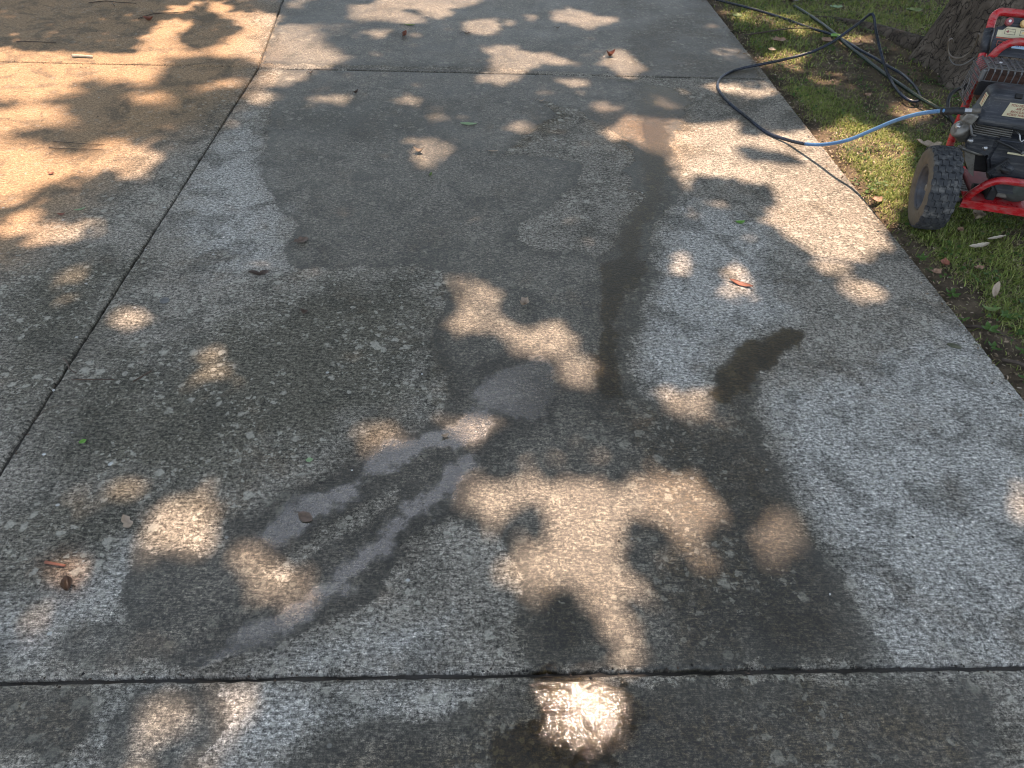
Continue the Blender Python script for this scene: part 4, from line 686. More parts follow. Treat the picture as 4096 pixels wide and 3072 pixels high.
# close the shade where the open spots of all tiers happen to line up
xs = np.arange(-4.6, 4.6, .08); ys = np.arange(.2, 6.9, .07)
XX, YY = np.meshgrid(xs, ys, indexing='ij'); Q = np.stack([XX.ravel(), YY.ravel()], 1) + rng.uniform(-.02, .02, (XX.size, 2))
Q = Q[sun_field(Q) > .03]
def backs(Q, zs): return np.array([field((Q + np.array([SX / SZ * z, SY / SZ * z])) * CAM_H / (z + CAM_H), FILM_OPEN, .3) for z in zs])
low = (backs(Q, (6.3, 6.9, 7.6, 11.2, 12.0)) > .08).sum(0) < 3; Q = Q[low]
for rep in range(2):
    ZT = ((4.6, 5.2, 5.7, 8.3, 13.0, 14.5), (4.9, 5.5, 9.4, 10.2, 13.8, 15.5))[rep]
    B = backs(Q, ZT) + np.array([.012 * (z > 5.2) for z in ZT])[:, None]; zq = np.array(ZT)[B.argmax(0)]
    tiers.append((np.column_stack([Q + np.column_stack([SX / SZ * zq, SY / SZ * zq]), zq]), np.full(len(Q), .062)))
def ring_tier(z, s, r, keep):
    C, rr = tier(z, -10, 10, -5, 11, s, r, None, 1.3, keep)
    g0 = C[:, :2] - C[:, 2:3] * np.array([[SX / SZ, SY / SZ]])
    m = ~((g0[:, 0] > -4.7) & (g0[:, 0] < 4.7) & (g0[:, 1] > .1) & (g0[:, 1] < 7.0))
    return C[m], rr[m]
tiers += [ring_tier(6.4, .24, .14, .70), ring_tier(9.0, .26, .15, .58)]
C = np.concatenate([a for a, _ in tiers]); R = np.concatenate([b for _, b in tiers])
# keep the crown clear of the trunk's own axis only
n = len(C); az = rng.uniform(0, 2 * PI, n); tx = rng.normal(0, .33, n); ty = rng.normal(0, .33, n)
out = [(-1.05, 0, -.1), (-.45, -.62, .03), (.35, -.66, .03), (1.15, 0, -.16), (.35, .66, .03), (-.45, .62, .03)]
V = []
for lx, ly, lz in out:
    x = (lx * np.cos(az) - ly * np.sin(az)) * R; y = (lx * np.sin(az) + ly * np.cos(az)) * R
    V.append(np.column_stack([C[:, 0] + x, C[:, 1] + y, C[:, 2] + lz * R + tx * x + ty * y]))
V = np.stack(V, 1).reshape(-1, 3) - np.array([TRUNK[0], TRUNK[1], -.02])
b = np.arange(n) * 6
F = np.concatenate([np.stack([b, b + 1, b + 2], 1), np.stack([b, b + 2, b + 3], 1), np.stack([b, b + 3, b + 4], 1), np.stack([b, b + 4, b + 5], 1)])
crown = link('crown', np_mesh('crown', V, F, dict(tone=np.repeat(rng.uniform(0, 1, n), 6))), MAT['crown'], tree)
crown['kind'] = 'stuff'
print('crown leaves', n)

# limbs that carry the tiers, routed where they add no shade to the open spots
def shade_ok(p, tol):
    q = np.array([[p.x + TRUNK[0] - SX / SZ * p.z, p.y + TRUNK[1] - SY / SZ * p.z]])
    return sun_field(q)[0] > tol
bm = bmesh.new(); ends = []
for (ex, ey, ez) in ((-5.0, -.6, 9.6), (-3.6, 3.2, 9.8), (-.8, 4.4, 10.0), (3.2, 1.5, 9.2), (-2.2, -2.8, 9.6), (1.6, -3.6, 9.2), (0.2, .6, 11.6)):
    best = None
    for _ in range(60):
        E = Vector((ex + rng.uniform(-1, 1), ey + rng.uniform(-1, 1), ez + rng.uniform(-.4, .6)))
        mid = TOP.lerp(E, rng.uniform(.3, .6)) + Vector((rng.uniform(-1.3, 1.3), rng.uniform(-1.3, 1.3), rng.uniform(.3, 1.6)))
        path = smooth_path([TOP - Vector((0, 0, .4)), mid, E], 12)
        cost = sum(1 for p in path[2:] if not shade_ok(p, .07))
        if best is None or cost < best[0]: best = (cost, path)
        if cost == 0: break
    path = best[1]
    add_tube(bm, path, lambda i, m=len(path): .12 - .10 * i / m, 9); ends += path[8::3]
bm_obj('limb', bm, MAT['bark'], tree, True)
bm = bmesh.new(); cnt = 0
for e in ends:
    for _ in range(7):
        d = Vector((rng.normal(0, 1), rng.normal(0, 1), rng.normal(-.55, .5))).normalized() * rng.uniform(.8, 2.0)
        path = smooth_path([e, e + d * .5 + Vector((0, 0, .12)), e + d], 4)
        if all(shade_ok(p, .02) for p in path[::2]) and (e + d).z > 5.0:
            add_tube(bm, path, lambda i: .016 - .0015 * i, 5); cnt += 1
br = bm_obj('branches', bm, MAT['bark'], tree, True); br['kind'] = 'stuff'; br.name = 'twigs'

# unseen leaf wall added beyond the drive, darkens sky reflections in the wet concrete
P3 = np.column_stack([rng.uniform(-16, 16, 9000), rng.uniform(13.5, 17, 9000), rng.uniform(0.1, 12, 9000)])
n = len(P3); az = rng.uniform(0, 2 * PI, n); el = rng.uniform(-1, 1, n); s = rng.uniform(.16, .34, n)
u = np.stack([np.cos(az), np.sin(az), np.zeros(n)], 1); w = np.stack([-np.sin(az) * el, np.cos(az) * el, np.sqrt(1 - el ** 2)], 1)
V = np.stack([P3 - u * s[:, None], P3 - w * s[:, None] * .6, P3 + u * s[:, None], P3 + w * s[:, None] * .6], 1).reshape(-1, 3); b = np.arange(n) * 4
tag(link('added_tree_line', np_mesh('added_tree_line', V, np.stack([b, b + 1, b + 2, b + 3], 1), dict(tone=np.repeat(rng.uniform(0, 1, n), 4))), MAT['crown']), 'unseen leafy tree line added beyond the drive to darken wet reflections', 'added trees', kind='stuff')

# ================================================================== PRESSURE WASHER
WO = Vector((1.904, 2.693, -.012)); WR = math.radians(-17.5)
washer = empty('pressure_washer', WO, WR)
tag(washer, 'red tube frame pressure washer with black petrol engine, parked on grass by the trunk', 'pressure washer')

def ngon_prism(bm, pts, depth):
    """pts: 3D polygon; extruded along depth vector"""
    d = Vector(depth); a = [bm.verts.new(Vector(p)) for p in pts]; b = [bm.verts.new(Vector(p) + d) for p in pts]
    n = len(pts); bm.faces.new(a); bm.faces.new(list(reversed(b)))
    for i in range(n): bm.faces.new((a[(i + 1) % n], a[i], b[i], b[(i + 1) % n]))

# ---- wheels
def make_wheel(cx, camber, flip=1):
    A = Matrix.Translation((cx, 0, .177)) @ Vector((flip * math.cos(camber), 0, math.sin(camber))).to_track_quat('Z', 'Y').to_matrix().to_4x4()
    # rim: dished, hub with bolts; outer face is at negative axial
    wheel = lathe_obj('wheel', [(.0, .030), (.030, .030), (.034, .012), (.060, .006), (.070, .024), (.074, -.030), (.084, -.040), (.094, -.049), (.092, -.051), (.086, -.046), (.092, .046), (.094, .05), (.088, .05), (.079, .034), (.077, -.02), (.06, .014), (0, .014)], A, MAT['rim'], washer, 40)
    lathe_obj('hub', [(0, -.034), (.012, -.034), (.016, -.028), (.018, .0), (.026, .004), (.028, .03)], A, MAT['castal'], wheel, 20)
    for k in range(4):
        a = k * PI / 2 + .4
        lathe_obj('wheel_bolt', [(0, -.006), (.0062, -.006), (.0062, .006), (.011, .006), (.011, .009)], A @ Matrix.Translation((.042 * math.cos(a), .042 * math.sin(a), 0)), MAT['steel'], wheel, 6, False)
    prof = [(.092, -.046), (.100, -.0535), (.118, -.0585), (.138, -.0595), (.152, -.0565), (.1585, -.0515)]
    lathe_obj('sidewall', prof, A, MAT['sidewall'], wheel, 64)
    tp = [(.1585, -.0515), (.1625, -.044), (.1645, -.030), (.1652, 0), (.1645, .030), (.1625, .044), (.1585, .0515), (.138, .0595), (.118, .0585), (.100, .0535), (.092, .046)]
    bm = bmesh.new(); add_lathe(bm, tp, A, 64)
    def rad(s):
        xs = [p[1] for p in tp[:7]]; rs = [p[0] for p in tp[:7]]
        return float(np.interp(s, xs, rs))
    rows = 38
    def S(th, s, h):
        sh = max(0, abs(s) - .036) / .020
        return A @ Vector(((rad(s) + h * (1 - .25 * sh)) * math.cos(th), (rad(s) + h * (1 - .25 * sh)) * math.sin(th), s))
    cols = 4; wcol = .104 / cols
    for r in range(rows):
        off = (r % 2) * .5
        for c in range(-1, cols + 1):
            s0 = -.052 + (c + off) * wcol; s1 = s0 + wcol
            s0c, s1c = max(s0 + .0010, -.0545), min(s1 - .0010, .0545)
            if s1c - s0c < .006: continue
            th0 = 2 * PI * r / rows; dth = 2 * PI / rows
            kink = .16
            g = .075
            U = [(0, g), (.3, g), (.5, g + kink), (.7, g + kink), (1, g), (1, 1 - g), (.7, 1 - g + kink), (.5, 1 - g + kink), (.3, 1 - g), (0, 1 - g)]
            wob = rng.uniform(-.02, .02)
            top = []; bot = []
            for u, v in U:
                s = s0c + (s1c - s0c) * u; th = th0 + (v + wob) * dth
                top.append(bm.verts.new(S(th, s, .0055))); bot.append(bm.verts.new(S(th, s, -.001)))
            L = len(U); bm.faces.new(top)
            for i in range(L): bm.faces.new((top[i], bot[i], bot[(i + 1) % L], top[(i + 1) % L]))
    bmesh.ops.recalc_face_normals(bm, faces=bm.faces)
    bm_obj('tyre', bm, MAT['tyre'], wheel)
make_wheel(0.0, .10, 1); make_wheel(.70, .05, -1)
tube_obj('axle', [(.01, .004, .155), (.128, .03, .128)], .0095, MAT['guard'], washer, 12)

# ---- tube frame
X0, X1 = .078, .615
fr = [(X0 + .03, .34, .115), (X0 + .012, .355, .25), (X0 + .004, .362, .45), (X0, .40, .57), (X0, .475, .675), (X0, .515, .738), (X1, .515, .738), (X1, .475, .675), (X1, .40, .57), (X1, .362, .45), (X1, .355, .25), (X1, .34, .115)]
tube_obj('handle_frame', fillet(fr, .055, 7), .0158, MAT['red'], washer, 16)
tube_obj('cross_bar', fillet([(X0 + .006, .385, .545), (X0 + .05, .375, .672), (X1 - .05, .375, .655), (X1 - .006, .385, .545)], .06, 8), .0155, MAT['red'], washer, 16)
tube_obj('front_bar', fillet([(.142, .03, .118), (.150, .022, .165), (.205, .012, .247), (.52, .012, .247), (.575, .022, .165), (.583, .03, .118)], .05, 8), .0155, MAT['red'], washer, 16)
bm = bmesh.new()
ngon_prism(bm, [(.128, .008, .108), (.128, .008, .142), (.138, .095, .142), (.138, .095, .136), (.134, .016, .134), (.134, .016, .108)], (.47, 0, 0))
bmesh.ops.recalc_face_normals(bm, faces=bm.faces)
bp = bm_obj('base_rail', bm, MAT['red'], washer)
box_obj('side_rail', (.235, .215, .125), (.10, .24, .03), MAT['greyred'], washer, None, .004)
box_obj('side_rail', (.52, .215, .125), (.10, .24, .03), MAT['greyred'], washer, None, .004)
box_obj('rear_rail', (.35, .35, .122), (.50, .04, .034), MAT['red'], washer, None, .004)
rp = box_obj('ribbed_foot', (.150, .21, .118), (.055, .20, .018), MAT['castal'], washer, None, .002)
for k in range(8):
    box_obj('rib', (.150, .125 + k * .024, .1285), (.048, .017, .007), MAT['castal'], rp, None, .0015, 1)
for x in (.155, .57):
    lathe_obj('frame_bolt', [(0, .0185), (.006, .0185), (.0075, .014), (.0075, 0)], axis_matrix((X0 + .012 if x < .3 else X1 - .012, .37, .585), (.25, -1, .2)), MAT['steel'], washer, 8, False)

# ---- control panel wrapped round the handle uprights
PB = Vector((0, .400, .597)); sdv = Vector((0, .07, .11)).normalized(); ndv = Vector((0, -sdv.z, sdv.y))
def pp(x, s, n=0.0): return PB + Vector((x, 0, 0)) + sdv * s + ndv * n
bm = bmesh.new()
xa, xb = X0 + .012, X1 - .012
outl = [(xa, .0), (xb, .0), (xb, .108), (xb - .015, .112), (xb - .055, .150), (xa + .055, .150), (xa + .015, .112), (xa, .108)]
ngon_prism(bm, [pp(x, s, .017) for x, s in outl], -ndv * .005)
bmesh.ops.recalc_face_normals(bm, faces=bm.faces)
panel = bm_obj('control_panel', bm, MAT['black'], washer)
for x in (X0, X1):
    bm = bmesh.new(); q = [pp(x, .0, .0), pp(x, .108, .0)]
    q[0] = Vector((x, .4195, .597)); q[1] = Vector((x, .4765, .678))
    add_tube(bm, q, .0195, 18); bm_obj('panel_sleeve', bm, MAT['black'], panel, True)
def decal(name, pts, mat, lift=.0176, th=.0008, parent=panel):
    bm = bmesh.new(); ngon_prism(bm, [pp(x, s, lift) for x, s in pts], -ndv * th); bmesh.ops.recalc_face_normals(bm, faces=bm.faces)
    return bm_obj(name, bm, mat, parent)
cd = decal('cream_decal', [(xa + .008, .072), (.59, .072), (.59, .098), (.575, .108), (xa + .040, .114), (xa + .026, .099), (xa + .008, .098)], MAT['cream'])
decal('orange_stripe', [(xa + .008, .0665), (.59, .0665), (.59, .0705), (xa + .008, .0705)], MAT['orange'])
for k in range(5):
    x0 = xa + .034 + k * .058
    for (a, b, c, d) in ((0, .084, .040, .0852), (0, .1045, .040, .1057), (0, .084, .0012, .1057), (.0388, .084, .040, .1057), (.018, .0945, .040, .0957)):
        decal('pictogram_line', [(x0 + a, b), (x0 + c, b), (x0 + c, d), (x0 + a, d)], MAT['inkblack'], .0182, .0006, cd)
    decal('spray_fan', [(x0 + .005, .0945), (x0 + .014, .089), (x0 + .016, .095), (x0 + .014, .101)], (MAT['nozred'], MAT['nozyel'], MAT['hosegreen'], MAT['white'], MAT['inkblack'])[k], .0182, .0006, cd)
def text_mesh(name, body, size, mat, parent, M4, align='LEFT', ext=.0003, bold=0.0, shear=0.0):
    cu = bpy.data.curves.new(name, 'FONT'); cu.body = body; cu.size = size; cu.extrude = ext; cu.align_x = align; cu.offset = bold; cu.shear = shear
    cu.resolution_u = 3; cu.space_line = .92
    to = bpy.data.objects.new(name + '_src', cu); COL.objects.link(to)
    me = bpy.data.meshes.new_from_object(to.evaluated_get(bpy.context.evaluated_depsgraph_get()))
    bpy.data.objects.remove(to); bpy.data.curves.remove(cu)
    me.transform(M4); me.name = name
    return link(name, me, mat, parent)
def frame_mat(o, ux, uy):
    ux = Vector(ux).normalized(); uy = Vector(uy).normalized(); uz = ux.cross(uy)
    return Matrix(((ux.x, uy.x, uz.x, o[0]), (ux.y, uy.y, uz.y, o[1]), (ux.z, uy.z, uz.z, o[2]), (0, 0, 0, 1)))
# outlined orange letters, partly hidden by the cross bar
for k in range(2):
    x0 = xa + .018 + k * .036
    rr = [(x0, .036), (x0, .056), (x0 + .026, .056), (x0 + .030, .052), (x0 + .030, .047), (x0 + .026, .044), (x0 + .006, .044)]
    tube_obj('letter_outline', [pp(a, b, .0182) for a, b in rr], .0014, MAT['orange'], panel, 6)
bs = decal('blue_sticker', [(.166, .034), (.232, .034), (.232, .062), (.166, .062)], MAT['blue'])
text_mesh('sticker_print', 'WITH S\n  13 T', .0105, MAT['bluetext'], bs, frame_mat(pp(.176, .051, .0184), (1, 0, 0), sdv), bold=.0003)
for k, (x, mt) in enumerate(((.126, 'nozred'), (.184, 'nozyel'), (.242, 'hosegreen'), (.300, 'white'), (.358, 'inkblack'))):
    Mz = axis_matrix(pp(x, .128, .017), ndv * 1.0)
    nz = lathe_obj('nozzle', [(0, .022), (.0145, .022), (.0155, .019), (.0155, .006), (.010, .003), (.010, 0)], Mz, MAT[mt], panel, 7, False)
    lathe_obj('nozzle_tip', [(0, .0235), (.0052, .0235), (.0056, .022), (.0056, .02)], Mz, MAT['white'], nz, 14)
for s in (.012, .094):
    lathe_obj('rivet', [(0, .0035), (.003, .003), (.0045, 0)], axis_matrix(Vector((X0 + .004, .4195 + .057 * s / .108, .597 + .081 * s / .108)) + ndv * .0185, ndv), MAT['darkhole'], panel, 10)

# ---- muffler and its guard
muf = box_obj('muffler', (.205, .290, .515), (.26, .10, .115), MAT['rust'], washer, None, .022, 3)
gx0, gx1, gy0, gy1, gz0, gz1 = .040, .365, .215, .362, .445, .603
bm = bmesh.new()
def bar(a, b, w=.0042, t=.0026):
    a = Vector(a); b = Vector(b); d = (b - a); L = d.length
    q = d.to_track_quat('X', 'Z').to_matrix()
    add_box(bm, (a + b) / 2, (L, w, t), q, 0)
rc = .014
for i in range(8):       # bars running left to right over the top, bent down at the left
    y = gy0 + .008 + i * (gy1 - gy0 - .016) / 7
    bar((gx0 + rc, y, gz1), (gx1, y, gz1), .0052); bar((gx0 + rc, y, gz1), (gx0, y, gz1 - rc), .0052)
    zb = gz0 + .004 * i; bar((gx0, y, gz1 - rc), (gx0 - .006, y, zb), .0058)
for i in range(13):      # bars running front to back, folded over the front edge
    x = gx0 + .022 + i * (gx1 - gx0 - .03) / 12
    bar((x, gy1, gz1 + .0024), (x, gy0 + .012, gz1 + .0024), .0062); bar((x, gy0 + .012, gz1 + .0024), (x, gy0, gz1 - .012), .0062)
    bar((x, gy0, gz1 - .012), (x, gy0, gz1 - .048), .0048)
bar((gx0 + .01, gy0, gz1 - .048), (gx1, gy0, gz1 - .048), .006)
for i in range(7):       # rails across the left side
    z = gz1 - .020 - i * .0215
    bar((gx0 - .0026, gy0, z), (gx0 - .0026, gy1, z), .0060)
bmesh.ops.recalc_face_normals(bm, faces=bm.faces)
grd = bm_obj('muffler_guard', bm, MAT['guard'], washer)
box_obj('guard_apron', (.205, gy0 - .0005, .525), (.315, .003, .055), MAT['darkhole'], grd, None, .001, 1)
box_obj('guard_corner', (gx0 + .010, gy0 + .004, .572), (.020, .014, .05), MAT['guard'], grd, Matrix.Rotation(.6, 3, 'Z'), .006)
for x, y in ((.115, .285), (.22, .275), (.32, .27)):
    pl = box_obj('screw_plate', (x, y, gz1 + .0045), (.045, .034, .0018), MAT['guard'], grd, None, .0004, 1)
    lathe_obj('screw', [(0, .005), (.0045, .0045), (.0062, .001), (.0062, 0)], axis_matrix((x, y, gz1 + .0054), (0, 0, 1)), MAT['steel'], grd, 10)
bm = bmesh.new()
rg = [Vector((gx0 - .006, .29 + .030 * math.cos(a) * .55, .50 + .034 * math.sin(a))) for a in np.linspace(0, 2 * PI, 18)]
add_tube(bm, rg, .004, 6); bm_obj('exhaust_ring', bm, MAT['guard'], grd)
lathe_obj('exhaust_port', [(0, 0), (.013, 0), (.013, .02)], axis_matrix((gx0 - .0035, .29, .50), (-1, 0, 0)) @ Matrix.Translation((0, 0, -.012)), MAT['darkhole'], grd, 16)

# ---- air filter housing
def rounded_housing(name, x0, x1, y0, y1, z0, z1, r, mat, parent, taper=.014):
    """box with tall rounded top edges and a slightly wider foot"""
    bm = bmesh.new(); n = 7; lay = [(0, 0.0), (.0, .25)]
    rings = []
    def ring(inset, z, rad):
        out = []; X0_, X1_, Y0_, Y1_ = x0 + inset, x1 - inset, y0 + inset, y1 - inset
        for (cx, cy, a0) in ((X1_ - rad, Y1_ - rad, 0), (X0_ + rad, Y1_ - rad, PI / 2), (X0_ + rad, Y0_ + rad, PI), (X1_ - rad, Y0_ + rad, 1.5 * PI)):
            for k in range(n): 
                a = a0 + k * PI / 2 / (n - 1); out.append(bm.verts.new((cx + rad * math.cos(a), cy + rad * math.sin(a), z)))
        return out
    H = z1 - z0
    rings.append(ring(.002, z0, .022)); rings.append(ring(0, z0 + .004, .024)); rings.append(ring(.001, z0 + H * .25, .024))
    rings.append(ring(.004, z0 + H * .26, .024))
    rings.append(ring(.004 + taper * .6, z1 - r, .028))
    for k in range(1, 7):
        a = k / 6 * PI / 2; rings.append(ring(.004 + taper * .6 + r * (1 - math.cos(a)) * .9, z1 - r + r * math.sin(a), .028))
    for A, B in zip(rings, rings[1:]):
        m = len(A)
        for k in range(m): bm.faces.new((A[k], A[(k + 1) % m], B[(k + 1) % m], B[k]))
    bm.faces.new(rings[-1]); bm.faces.new(list(reversed(rings[0])))
    bmesh.ops.recalc_face_normals(bm, faces=bm.faces)
    return bm_obj(name, bm, mat, parent, True)
af = rounded_housing('air_filter_cover', .048, .300, .045, .185, .440, .572, .030, MAT['black'], washer)
slope = Vector((0, .012 * .6, .07)).normalized()
def front_label(name, xa_, xb_, za, zb, skew, mat, parent):
    bm = bmesh.new()
    f = lambda x, z: Vector((x, .0485 + (z - .475) * .13 - .0004, z))
    pts = [f(xa_, za), f(xb_, za), f(xb_, zb), f(xa_ + skew, zb)]
    ngon_prism(bm, pts, (0, -.0008, 0)); bmesh.ops.recalc_face_normals(bm, faces=bm.faces)
    return bm_obj(name, bm, mat, parent)
lab = front_label('warning_label', .128, .262, .485, .535, .010, MAT['cream'], af)
text_mesh('warning_print', 'YOU MUST CLEAN\nAIR FILTER\nREGULARLY OR\nVOIDS WARRANTY', .0125, MAT['decaltext'], lab, frame_mat((.1955, .0468 + (.524 - .475) * .13 - .0010, .5235), (1, 0, 0), (0, .13, 1)), 'CENTER', .0002, .0, .22)
bm = bmesh.new(); ngon_prism(bm, [(.0555, .078, .500), (.0555, .112, .500), (.0595, .112, .545), (.0595, .078, .545)], (-.0035, 0, 0)); bmesh.ops.recalc_face_normals(bm, faces=bm.faces)
sl = bm_obj('side_label', bm, MAT['cream'], af)
for k in range(5):
    box_obj('label_line', (.0533 + .0004 * k, .095, .507 + k * .008), (.002, .026, .0022), MAT['orange'], sl, None, 0.0002, 1)
bm = bmesh.new(); add_box(bm, (.158, .062, .560), (.026, .012, .018), Matrix.Rotation(-.75, 3, 'X'), .002)
bm_obj('filter_latch', bm, MAT['darkhole'], af)

# ---- engine: block, fins, shroud, pump
box_obj('engine_block', (.215, .19, .335), (.20, .19, .21), MAT['darkhole'], washer, None, .012)
cyl = box_obj('cylinder', (.135, .14, .415), (.115, .15, .040), MAT['castal'], washer, None, .01)
for k in range(5):
    box_obj('cooling_fin', (.128, .128, .402 + k * .0085), (.150 - .004 * k, .155, .0028), MAT['castal'], cyl, Matrix.Rotation(.05, 3, 'Y'), .001, 1)
bm = bmesh.new()
ngon_prism(bm, [(.065, .050, .405), (.165, .050, .395), (.158, .046, .345), (.150, .046, .318), (.060, .052, .336), (.052, .054, .360)], (0, .10, 0))
bmesh.ops.bevel(bm, geom=bm.edges[:], offset=.006, segments=2, affect='EDGES')
bmesh.ops.recalc_face_normals(bm, faces=bm.faces)
hc = bm_obj('head_cover', bm, MAT['black'], washer)
for (x, z) in ((.064, .372), (.128, .352)):
    lathe_obj('head_bolt', [(0, .014), (.0065, .013), (.0085, .009), (.0085, .003), (.011, .002), (.011, 0)], axis_matrix((x, .050, z), (-.1, -1, .35)), MAT['steel'], hc, 12)
lathe_obj('gasket_ring', [(.028, 0), (.034, .004), (.034, .012), (.028, .016), (0, .016)], axis_matrix((.098, .098, .325), (-.12, -.2, -1)) @ Matrix.Scale(1.55, 4, (1, 0, 0)), MAT['castal'], hc, 28)
bm = bmesh.new()
ngon_prism(bm, [(.150, .030, .405), (.44, .030, .405), (.47, .030, .30), (.44, .030, .185), (.245, .030, .170), (.205, .032, .215), (.150, .040, .315)], (0, .11, 0))
bmesh.ops.bevel(bm, geom=bm.edges[:], offset=.012, segments=3, affect='EDGES')
bmesh.ops.recalc_face_normals(bm, faces=bm.faces)
shr = bm_obj('engine_shroud', bm, MAT['black'], washer)
box_obj('shroud_slot', (.238, .0302, .352), (.062, .006, .007), MAT['cream'], shr, Matrix.Rotation(.02, 3, 'Y'), .001, 1)
# recoil starter: ribbed grip on a stub
rot = Matrix.Rotation(math.radians(-52), 3, 'Y')
gp = box_obj('starter_grip', (.192, .006, .300), (.084, .020, .022), MAT['rubber'], shr, rot, .004)
for k in range(4):
    for sg in (-1, 1):
        c = Vector((.192, -.0045, .300)) + rot @ Vector((sg * .024, 0, -.0078 + k * .0052))
        box_obj('grip_rib', c, (.030, .006, .0020), MAT['black'], gp, rot, .0006, 1)
tube_obj('starter_stub', smooth_path([(.197, .006, .303), (.215, .004, .292), (.238, .020, .285)], 4), .0085, MAT['rubber'], shr, 10)
lathe_obj('starter_cup', [(.006, .010), (.013, .012), (.019, .006), (.022, 0)], axis_matrix((.238, .029, .285), (-.2, -1, 0)), MAT['black'], shr, 18)
tube_obj('fuel_line', smooth_path([(.150, .04, .392), (.19, .022, .385), (.225, .026, .372), (.26, .024, .360)], 5), .0045, MAT['rubber'], washer, 8)
lathe_obj('hose_clamp', [(.0045, 0), (.0075, 0), (.0075, .008), (.0045, .008)], axis_matrix((.252, .0245, .3635), (1, -.05, -.3)), MAT['guard'], washer, 10)
tube_obj('choke_lever', fillet([(.205, .055, .432), (.215, .025, .430), (.222, .018, .412), (.232, .020, .405), (.236, .024, .414)], .006, 4), .0028, MAT['steel'], washer, 8)
# pump head: leaning round cap and drum on the left
ax = Vector((-.72, -.30, .62)).normalized()
pc = lathe_obj('pump_head', [(0, .028), (.018, .028), (.022, .024), (.034, .021), (.038, .014), (.038, .004), (.034, .0), (.034, -.034), (.027, -.046), (.0, -.05)], axis_matrix((.030, .10, .392), ax), MAT['castal'], washer, 28)
lathe_obj('pump_cap', [(0, .036), (.008, .036), (.012, .030), (.013, .026)], axis_matrix((.030, .10, .392), ax), MAT['steel'], pc, 16)
tube_obj('clamp_strap', smooth_path([(.030, .045, .445), (.040, .030, .425), (.052, .030, .405), (.070, .042, .398)], 5), .0045, MAT['guard'], washer, 8)
box_obj('pump_manifold', (.020, .055, .462), (.052, .042, .044), MAT['castal'], washer, Matrix.Rotation(.3, 3, 'Y'), .008)
bm = bmesh.new(); ngon_prism(bm, [(.062, .08, .335), (.11, .08, .325), (.135, .08, .25), (.150, .08, .215), (.125, .08, .23), (.085, .08, .285)], (0, .06, 0)); bmesh.ops.recalc_face_normals(bm, faces=bm.faces)
bm_obj('pump_bracket', bm, MAT['castal'], washer)
# crankcase parts low on the right
lathe_obj('gear_housing', [(0, .085), (.03, .085), (.04, .075), (.055, .072), (.072, .055), (.082, .03), (.085, 0), (.085, -.03)], axis_matrix((.325, .11, .215), (.1, -1, .05)), MAT['greycast'], washer, 36)
box_obj('engine_foot', (.238, .085, .165), (.035, .09, .055), MAT['darkhole'], washer, None, .008)
box_obj('drain_boss', (.275, .07, .180), (.045, .06, .045), MAT['castal'], washer, None, .008)
lathe_obj('foot_bush', [(0, .02), (.016, .02), (.016, -.02), (0, -.02)], axis_matrix((.200, .12, .155), (1, 0, 0)), MAT['rubber'], washer, 16)
# letter box printed on the front bar
lb = [(.292, .262), (.292, .2515), (.36, .2515), (.36, .262)]
tube_obj('bar_print', [Vector((a, .0015 - .0125, z)) + Vector((0, .0045 * 1, 0)) for a, z in lb], .0009, MAT['nozred'], washer, 5)

# ================================================================== HOSES
# the pressure hose: sleeve, nut and coupling are its parts; the hanging length has sunlight put into its blue
hose = empty('pressure_hose', HOSE[0]); tag(hose, 'blue black pressure hose looping from the washer over the concrete edge and across the lawn', 'hose')
def local_obj(o, par):
    o.data.transform(Matrix.Translation(-par.location)); o.parent = par; return o
HOSE[1] = [(a + b) / 2 for a, b in zip(HOSE[0], HOSE[2])]
HP = smooth_path(HOSE, 7); i_b = 7 * 8
hr = .0083
nrm = (Vector(HOSE[2]) - Vector(HOSE[0])).normalized()
h1 = tube_obj('sunlit_length', HP[7:i_b + 1], hr, MAT['hoseblue'], None, 14); local_obj(h1, hose)
h2 = tube_obj('dark_length', HP[i_b:], hr, MAT['hose'], None, 12); local_obj(h2, hose)
sl = []
for k in range(15):
    t = k / 14; sl.append(Vector(HOSE[0]).lerp(Vector(HOSE[2]), .0 + .98 * t))
o = tube_obj('rubber_sleeve', sl, lambda i: .0150 - .0022 * (i % 3 == 0) - .0012 * (i > 11), MAT['rubber'], None, 14); local_obj(o, hose)
a = Vector(HOSE[0]) - nrm * .024; b = Vector(HOSE[0])
bm = bmesh.new(); add_tube(bm, [a, b], .0115, 6); local_obj(bm_obj('coupling_nut', bm, MAT['steel']), hose)
bm = bmesh.new(); add_tube(bm, [a - nrm * .03, a], .0095, 12); local_obj(bm_obj('brass_tail', bm, MAT['castal']), hose)
def hose_thing(name, pts, r, mat, label, cat='hose', per=6):
    o = tube_obj(name, smooth_path(pts, per), r, mat, None, 12); tag(o, label, cat); return o
hose_thing('garden_hose', GARDEN, .0112, MAT['hosegreen'], 'thick dark green garden hose lying straight through the grass beneath the pressure hose')
hose_thing('inlet_hose', INLET, .009, MAT['rubber'], 'black inlet hose arching up behind the frame tube beside the trunk')
wl = hose_thing('bent_wire', WIRE, .0040, MAT['wire'], 'thin pale wire bent into a hook in front of the trunk', 'wire')
hose_thing('bent_wire', WIRE2, .0034, MAT['guard'], 'dark thin wire sagging in a loop just below the pale hooked wire', 'wire')

